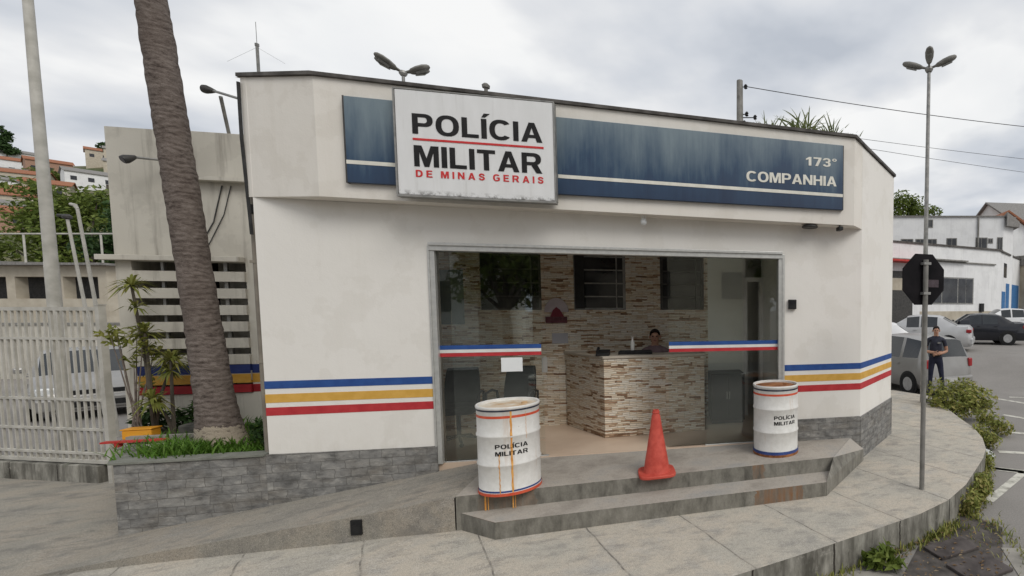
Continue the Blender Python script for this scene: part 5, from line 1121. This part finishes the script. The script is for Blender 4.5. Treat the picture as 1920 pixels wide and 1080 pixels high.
# upright broad-leaved palms behind the station roof
def broad(mb, az, el, ln, w, droop, base, rnd):
    p = Vector(base); d = Vector((math.cos(az)*math.cos(el), math.sin(az)*math.cos(el), math.sin(el))); n = 9; sd = d.cross(Vector((0, 0, 1))).normalized(); sd.rotate(Matrix.Rotation(rnd.uniform(-.7, .7), 3, d)); prev = None
    for i in range(n+1):
        t = i/n; ww = w*max(.04, math.sin(math.pi*min(1, .06+t*.94))**.6)*rnd.uniform(.75, 1.0)
        cur = (p-sd*ww, p+sd*ww*.15, p+sd*ww)
        if prev and rnd.random() < .93:
            mb.add([prev[0], prev[1], cur[1], cur[0], prev[2], cur[2]], [(0, 1, 2, 3), (1, 4, 5, 2)])
        prev = cur; d = (d+Vector((math.cos(az)*.3, math.sin(az)*.3, -droop))*(1/n)).normalized(); p = p+d*(ln/n)
for i, (x, y, zb, s_, lab) in enumerate(((-.10, 20.4, 9.5, .75, 'leftmost clump of upright palm leaves over the station roof, next to the utility pole'), (1.15, 20.2, 9.55, 1.05, 'tallest clump of upright palm leaves over the station roof'), (2.30, 20.4, 9.3, .85, 'clump of upright palm leaves right of the tallest one over the roof'), (3.25, 20.9, 9.15, .6, 'small clump of palm leaves by the right end of the station roof'))):
    t = thing('palm_clump', lab, 'palm', (x, y, 0), 0, 'palms behind the station roof'); m = MB(); m.tube([(0, 0, 0), (.1, .1, zb*.5), (0, 0, zb)], [.16, .12, .09], 8); m.build('trunk', M['bark'], t); m = MB(); rn = random.Random(40+i)
    for k in range(64): broad(m, rn.random()*6.28, rn.uniform(.75, 1.52), s_*rn.uniform(.7, 1.65), .024*s_+.016, rn.uniform(.1, 1.3), (rn.uniform(-.35, .35)*s_, rn.uniform(-.3, .3), zb-.1), rn)
    m.build('crown', M['leaf_palm'], t)
hm = MB(); hx = [-760+i*18 for i in range(42)]; hy = [44+j*10 for j in range(38)]
def hz(x, y):
    s = .42*max(0, min(y, 196)-55)*sstep(-30, -75, x); return max(-.2, s+1.6*math.sin(x*.035)*math.sin(y*.05)*sstep(80, 120, y))
nxh = len(hx)
hm.v = [(x, y, hz(x, y)) for y in hy for x in hx]; hm.f = [(j*nxh+i, j*nxh+i+1, (j+1)*nxh+i+1, (j+1)*nxh+i) for j in range(len(hy)-1) for i in range(nxh-1)]; hm.m = [0]*len(hm.f)
tag(hm.build('hill', M['hill'], smooth=60), kind='structure')
hs = [(-161, 101, 8, 4.5, 'beige', 'roof_grey', 'beige house with a grey roof lowest on the hillside at the far left'), (-155, 98, 6, 3.8, 'brick_orange', 'roof_tile', 'small brick house with a clay roof lowest on the hillside'),
      (-178, 113, 9, 5, 'white_wall', 'roof_tile', 'white house with a clay roof on the lower hillside at the far left'), (-168, 110, 7, 4.2, 'beige', 'roof_tile', 'beige house with a clay roof on the lower hillside'),
      (-204, 128, 8, 5, 'brick_orange', 'roof_tile', 'bare brick house halfway up the hillside at the far left'), (-194, 126, 7, 4.5, 'white_wall', 'roof_grey', 'white house with a grey roof halfway up the hillside'), (-184, 124, 7, 4.2, 'beige', 'roof_tile', 'beige house with a clay roof halfway up, left of the flagpole'),
      (-232, 146, 10, 6, 'brick_orange', 'roof_grey', 'tall orange brick house on the upper hillside at the far left'), (-220, 144, 8, 5, 'beige', 'roof_tile', 'beige house on the upper hillside beside the tall brick one'), (-206, 147, 9, 4.6, 'white_wall', 'roof_grey', 'bright white house on the hillside above the big tree'),
      (-262, 164, 11, 6.5, 'white_wall', 'roof_tile', 'broad white house near the skyline at the far left'), (-246, 166, 9, 5.5, 'brick_orange', 'roof_tile', 'orange house near the skyline left of the flagpole'), (-224, 170, 10, 4.5, 'beige', 'roof_grey', 'beige house near the skyline right of the flagpole'),
      (-292, 186, 14, 6, 'white_wall', 'roof_grey', 'long white house along the skyline at the far left'), (-246, 190, 16, 4.5, 'beige', 'roof_grey', 'long low house with a grey roof on the skyline beside the annex'), (-262, 192, 9, 5, 'beige', 'roof_tile', 'house with a clay roof on the skyline right of the conical tree')]
for x, y, w, h, wm, rm, lab in hs: house((x, y, hz(x, y)), R(52+rnd.uniform(-14, 14)), w, 7, h, 1.4, M[wm], M[rm], lab, 2 if w < 8 else 3, 'houses on the hillside')
tree((-288, 184, hz(-288, 184)), 16, [(rnd.uniform(-1.2, 1.2), rnd.uniform(-1.2, 1.2), z, 2.6-.2*(z-7), 2.6-.2*(z-7), 1.6) for z in (7, 8.5, 10, 11.5, 13, 14.5)], 1500, .6, 'dark conical tree on the skyline at the far left', M['leaf_dark'], name='conifer_tree')
tree((-262, 198, hz(-262, 198)), 10, [(rnd.uniform(-8, 8), rnd.uniform(-3, 3), rnd.uniform(6, 9), 3.4, 3, 2) for _ in range(10)], 2200, .6, 'low dark tree on the skyline right of the flagpole', M['leaf_dark'])
for i, (x, y, s, lab) in enumerate(((-172, 104, .9, 'green tree between the hillside houses, lowest one'), (-190, 118, 1.0, 'green tree between the hillside houses, middle one'), (-226, 152, 1.3, 'green tree between the hillside houses, uppermost one'), (-158, 103, .9, 'green tree at the foot of the hillside houses'))):
    tree((x, y, hz(x, y)), 6*s, [(rnd.uniform(-3, 3)*s, rnd.uniform(-2, 2)*s, rnd.uniform(2.5, 5)*s, 1.7*s, 1.7*s, 1.2*s) for _ in range(9)], 1800, .36, lab)
yd = thing('yard_building', 'low beige building with a row of dark openings behind the gate', 'building', (-36, 22, 0), R(0)); m_ = MB(); m_.box(-24, 5.6, 0, .4, 0, 2.9); m_.box(-24, 5.6, 0, .4, 3.9, 4.40)
for x in (-24, -18, -12.2, -7, -3.2, -.8, 1.0, 3.2, 5.2): m_.box(x, x+.4, .002, .398, 2.9, 3.9)
m_.box(-24, 5.6, 3.6, 4, 0, 4.0); m_.build('wall', M['beige'], yd); m_ = MB(); m_.box(-24.3, 5.9, -.4, 4.3, 4.403, 4.5); m_.build('roof', M['roof_grey'], yd); m_ = MB(); m_.box(-24, 5.6, 1.2, 1.3, .01, 4.3); m_.build('inner_wall', M['dark_metal'], yd)  # inner wall coloured dark to stand for the shade inside the openings
rw_ = thing('retaining_wall', 'grey concrete retaining wall above the low beige building', 'wall', (-40, 25.5, 0)); m_ = MB(); m_.prism([(-30, 0), (9.5, 0), (9.5, .5), (-30, .5)], 0, lambda x, y: 4.7+.9*sstep(2, -6, x)); m_.build('wall', M['concrete_post'], rw_)
rl = thing('pipe_railing', 'pale pipe railing along the top of the retaining wall', 'railing', (-40, 25.1, 0)); m_ = MB(); m_.tube([(-30, 0, 6.30), (9.3, 0, 6.30)], .045, 6); m_.build('rail', M['gate'], rl)
for x in (-26, -20, -14, -8, -3, 1.2, 5.2, 9): m_ = MB(); m_.tube([(x, 0, 0), (x, 0, 6.26)], .04, 6); m_.build('post', M['gate'], rl)
wl = thing('yard_wall', 'pale rendered wall across the yard behind the parked grey car', 'wall', (-24, 16.5, 0), R(4)); m_ = MB(); m_.box(-14, 9, 0, .18, 0, 1.9); m_.build('wall', M['annex'], wl); m_ = MB(); m_.box(-14.05, 9.05, -.04, .22, 1.903, 1.98); m_.build('coping', M['concrete_post'], wl)

# ================================================================== ACROSS THE STREET (unseen houses and trees, added to darken the reflections in the glass front)
for u, w_, h_, wm, rm, lab in ((-9, 9, 5.2, 'white_wall', 'roof_tile', 'white house with a clay roof added across the street, left one'), (2.5, 10, 6.4, 'beige', 'roof_grey', 'beige house added across the street facing the station'), (14, 9, 4.8, 'white_wall', 'roof_grey', 'white house with a grey roof added across the street, right one')):
    X, Y, _z = fw(u, -18.5); house((X, Y, 0), RZ+math.pi, w_, 7, h_, 1.6, M[wm], M[rm], lab, 3, 'houses added across the street')
for u, lab in ((-3.4, 'green street tree added across the road between the left and middle houses'), (8.4, 'green street tree added across the road between the middle and right houses')):
    X, Y, _z = fw(u, -14.5); rn = random.Random(int(u*10)); tree((X, Y, 0), 5.5, [(rn.uniform(-1.3, 1.3), rn.uniform(-1.1, 1.1), rn.uniform(3, 5.4), 1, 1, .8) for _ in range(12)], 2600, .16, lab)

# ================================================================== KERB SIDE: bushes, weeds, drain, markings, litter
def P(x, y): return Vector((x, y, 0))
shrub((4.22, 10.55, .12), [(-.50, .05, .44, .32, .40, .40), (-.42, .1, .2, .34, .4, .25), (0, -.1, .42, .45, .5, .42), (.35, -.12, .32, .34, .42, .34), (.1, .25, .50, .36, .4, .32), (-.2, -.35, .2, .36, .3, .24)], 2400, .05, M['leaf_bush'], 'large yellowish-green bush at the kerb in front of the silver minivan', 'bush', 'bushes along the kerb', 0)
shrub((4.38, 9.35, .05), [(0, 0, .18, .21, .22, .20), (.12, -.15, .13, .18, .18, .15), (-.12, .28, .22, .19, .22, .2)], 700, .042, M['leaf_bush'], 'middle-sized bush on the kerb below the large bush', 'bush', 'bushes along the kerb', 0)
shrub((3.78, 8.45, .03), [(0, 0, .17, .19, .2, .19), (.10, -.10, .13, .16, .16, .14), (-.04, .18, .23, .17, .18, .16)], 650, .038, M['leaf_bush'], 'small dark bush beside the white litter at the kerb', 'bush', 'bushes along the kerb', 0)
pw = shrub((1.02, 4.47, .0), [(0, 0, .12, .10, .10, .10), (.08, .05, .16, .09, .08, .08), (-.08, .02, .1, .1, .08, .08), (.14, -.04, .08, .10, .08, .06)], 170, .055, M['leaf'], 'broad-leaved weed growing at the foot of the kerb wall', 'weed', None, 0)
kb_ = MB(); kb_.tube([(0, 0, .03), (.62, -.42, .03), (1.25, -.55, .03)], .075, 6); tag(place(kb_.build('edging_kerb', M['kerb']), (3.55, 11.05, .30)), 'short concrete edging kerb at the foot of the large bush', 'kerb stone')
wd = MB(); rnd = random.Random(21)
def kpt(t_):
    i = min(int(t_), len(kerb_uv)-2); f = t_-i; u, w = lerp(kerb_uv[i][0], kerb_uv[i+1][0], f), lerp(kerb_uv[i][1], kerb_uv[i+1][1], f); du, dw = kerb_uv[i+1][0]-kerb_uv[i][0], kerb_uv[i+1][1]-kerb_uv[i][1]; l = math.hypot(du, dw); return u, w, dw/l, -du/l
def fringe(mb, t0, t1, n, h, out, size=0):
    for _ in range(n):
        u, w, nu, nw = kpt(rnd.uniform(t0, t1)); d = abs(rnd.gauss(.02, out)); X, Y, _z = fw(u+nu*d, w+nw*d)
        blades(mb, [(X, Y, .0)], h*rnd.uniform(.5, 1.4), .8, .008, rnd)
fringe(wd, 3, 8, 420, .08, .05); fringe(wd, 8.6, 10.6, 380, .13, .09); fringe(wd, 10.6, 14.2, 200, .08, .05); fringe(wd, 14, 18, 300, .10, .06); fringe(wd, 7.2, 8.2, 150, .10, .08)
for t0, n_, d0 in ((9.0, 6, .10), (9.6, 5, .08), (10.1, 4, .06), (12.2, 4, .06)):
    for _ in range(n_):
        u, w, nu, nw = kpt(t0+rnd.uniform(-.3, .3)); d = rnd.uniform(.02, d0*2); X, Y, _z = fw(u+nu*d, w+nw*d); leaves(wd, [(X, Y, rnd.uniform(.06, .20), .11, .11, .11)], 70, .032, rnd=rnd)
for _ in range(240): blades(wd, [(rnd.uniform(2.15, 2.75), rnd.uniform(4.3, 5.7), .0)] if rnd.random() < .35 else [(rnd.gauss(2.55, .06), rnd.uniform(4.4, 5.5), .0)], .06, 1.0, .006, rnd)
tag(wd.build('weeds', M['leaf_bush']), 'weeds and grass growing out of the gutter along the kerb', 'weeds', kind='stuff')
gp_ = MB(); gp_.add([(1.15, 4.25, .004), (2.05, 4.15, .004), (2.62, 5.35, .004), (2.35, 5.75, .004), (2.0, 5.35, .004), (1.55, 4.95, .004)], [(0, 1, 2, 3, 4, 5)]); tag(gp_.build('gutter', M['gutter']), kind='structure')
for i, (x, y, sx, sy, a) in enumerate(((1.85, 4.85, .52, .26, 26), (1.98, 4.47, .52, .34, 26))):
    m_ = MB(); m_.box(-sx/2, sx/2, -sy/2, sy/2, .0, .03); tag(place(m_.build('drain_cover', nmat('drain_slab', (.05, .042, .04), (.11, .095, .09), 5, .9, .3), bevel=.006), (x, y, .006), R(a)), ('upper dark stone drain slab in the gutter by the kerb' if i == 0 else 'lower dark stone drain slab at the bottom edge of the photo'), 'drain cover', 'drain slabs in the gutter')
m_ = MB(); m_.add([(2.25, 4.0, .008), (2.75, 4.0, .008), (2.78, 4.85, .008), (2.38, 4.88, .008)], [(0, 1, 2, 3)]); tag(m_.build('road_patch', M['apron']), kind='structure')
m_ = MB(); m_.add([(.2, 4.05, .01), (1.2, 4.05, .01), (1.21, 4.26, .01), (1.10, 4.37, .01), (.92, 4.43, .01), (.72, 4.42, .01), (.5, 4.34, .01), (.3, 4.22, .01)], [(0, 1, 2, 3, 4, 5, 6, 7)]); tag(m_.build('gutter_patch', M['apron']), kind='structure')
lm = MB()
def ln(a, b, w=.07):
    A_, B_ = Vector(a), Vector(b); d = (B_-A_).normalized(); n_ = Vector((-d.y, d.x))*w; z = .005; q = [A_+n_, A_-n_, B_-n_, B_+n_]; lm.add([(p.x, p.y, z) for p in q], [(0, 1, 2, 3)])
for a, b in (((3.37, 7.38), (3.82, 7.18)), ((3.92, 8.23), (4.9, 8.02)), ((4.71, 9.52), (5.9, 9.15)), ((5.37, 11.09), (6.6, 9.7)), ((6.15, 13.05), (7.5, 11.1)), ((3.37, 7.40), (4.4, 7.0))): ln(a, b)
ln((3.85, 7.22), (2.80, 6.10), .06)
ln((6.6, 13.3), (9.5, 12.6), .06)
tag(lm.build('road_marking', M['line']), kind='structure')
lt_ = MB(); lt_.prism([(-.16, -.06), (.14, -.07), (.17, .04), (.05, .08), (-.15, .05)], 0, .012); o_ = place(lt_.build('litter', M['paper'], bevel=.004), (3.60, 8.02, .05), R(-60)); o_.rotation_euler = (R(38), R(12), R(-60)); tag(o_, 'scrap of white litter lying against the kerb weeds', 'litter')
lf = MB(); rnd = random.Random(9)
for _ in range(260):
    x, y = rnd.uniform(1.2, 2.6), rnd.uniform(4.2, 5.8)
    if abs((x-1.2)-(y-4.3)*.8) > .9: continue
    a = rnd.random()*6.28; s = rnd.uniform(.012, .03); c, n_ = math.cos(a)*s, math.sin(a)*s; lf.add([(x-c, y-n_, .04), (x+n_*.5, y-c*.5, .045), (x+c, y+n_, .04), (x-n_*.5, y+c*.5, .048)], [(0, 1, 2, 3)])
tag(lf.build('fallen_leaves', leaf('dead_leaf', [(.10, .06, .03), (.22, .14, .07), (.36, .30, .2)])), 'dry fallen leaves scattered over the gutter slabs', 'leaves', kind='stuff')

# ================================================================== LIGHT, SKY, CAMERA
EL, ROT = R(42), R(130)             # high soft sun behind the viewer, to the right
wo_ = bpy.data.worlds.new('World'); S.world = wo_; wo_.use_nodes = True; nt = wo_.node_tree; bg = nt.nodes['Background']
sky = N(nt, 'ShaderNodeTexSky', sky_type='NISHITA', sun_disc=False, sun_elevation=EL, sun_rotation=ROT, air_density=1.2, dust_density=2.5)
tc = N(nt, 'ShaderNodeTexCoord'); sp = N(nt, 'ShaderNodeSeparateXYZ'); L(nt, tc.outputs['Generated'], sp.inputs[0])
k = mth(nt, 'ADD', mth(nt, 'ABSOLUTE', sp.outputs[2]), .16)
cb = N(nt, 'ShaderNodeCombineXYZ'); L(nt, mth(nt, 'DIVIDE', sp.outputs[0], k), cb.inputs[0]); L(nt, mth(nt, 'DIVIDE', sp.outputs[1], k), cb.inputs[1])
n1 = N(nt, 'ShaderNodeTexNoise'); n1.inputs['Scale'].default_value = .95; n1.inputs['Detail'].default_value = 7; n1.inputs['Roughness'].default_value = .5; n1.inputs['Distortion'].default_value = .35; L(nt, cb.outputs[0], n1.inputs['Vector'])
mp = N(nt, 'ShaderNodeMapping'); mp.inputs['Location'].default_value = (3.1, 1.7, 0); mp.inputs['Scale'].default_value = (1, 1, 1); L(nt, cb.outputs[0], mp.inputs[0])
n2 = N(nt, 'ShaderNodeTexNoise'); n2.inputs['Scale'].default_value = 1.5; n2.inputs['Detail'].default_value = 5; n2.inputs['Roughness'].default_value = .45; L(nt, mp.outputs[0], n2.inputs['Vector'])
CK = 1/.11
shade = ramp(nt, n2.outputs['Fac'], [(.36, (.50*CK, .54*CK, .605*CK)), (.45, (.65*CK, .68*CK, .73*CK)), (.53, (.775*CK, .79*CK, .815*CK)), (.60, (.93*CK, .935*CK, .935*CK))])
cov = ramp(nt, n1.outputs['Fac'], [(.28, (.80, .80, .80)), (.5, (1, 1, 1))])
L(nt, mixc(nt, cov, sky.outputs[0], shade), bg.inputs['Color']); bg.inputs['Strength'].default_value = .11
sl = bpy.data.lights.new('sun', 'SUN'); sl.energy = 1.5; sl.angle = R(28); sl.color = (1, .965, .91); so_ = bpy.data.objects.new('sun', sl); COL.objects.link(so_)
dirv = Vector((math.sin(ROT)*math.cos(EL), math.cos(ROT)*math.cos(EL), math.sin(EL))); so_.rotation_euler = dirv.to_track_quat('Z', 'Y').to_euler(); so_.location = (5, -5, 20)
cam = bpy.data.cameras.new('camera'); co = bpy.data.objects.new('camera', cam); COL.objects.link(co)
co.location = (0, 0, 2.52); co.rotation_euler = (R(90-3.4), 0, 0)
cam.sensor_fit = 'HORIZONTAL'; cam.sensor_width = 36; cam.lens = 900/1920*36
cam.shift_x = -(1450-960)/1920; cam.shift_y = (629-540)/1920; cam.clip_end = 2000; cam.clip_start = .05
S.camera = co
vs = S.view_settings; vs.view_transform = 'Standard'; vs.look = 'None'; vs.exposure = 0; vs.gamma = 1; vs.use_curve_mapping = False
S.cycles.max_bounces = 8; S.cycles.transparent_max_bounces = 16; S.cycles.use_denoising = True; S.cycles.caustics_reflective = False; S.cycles.caustics_refractive = False
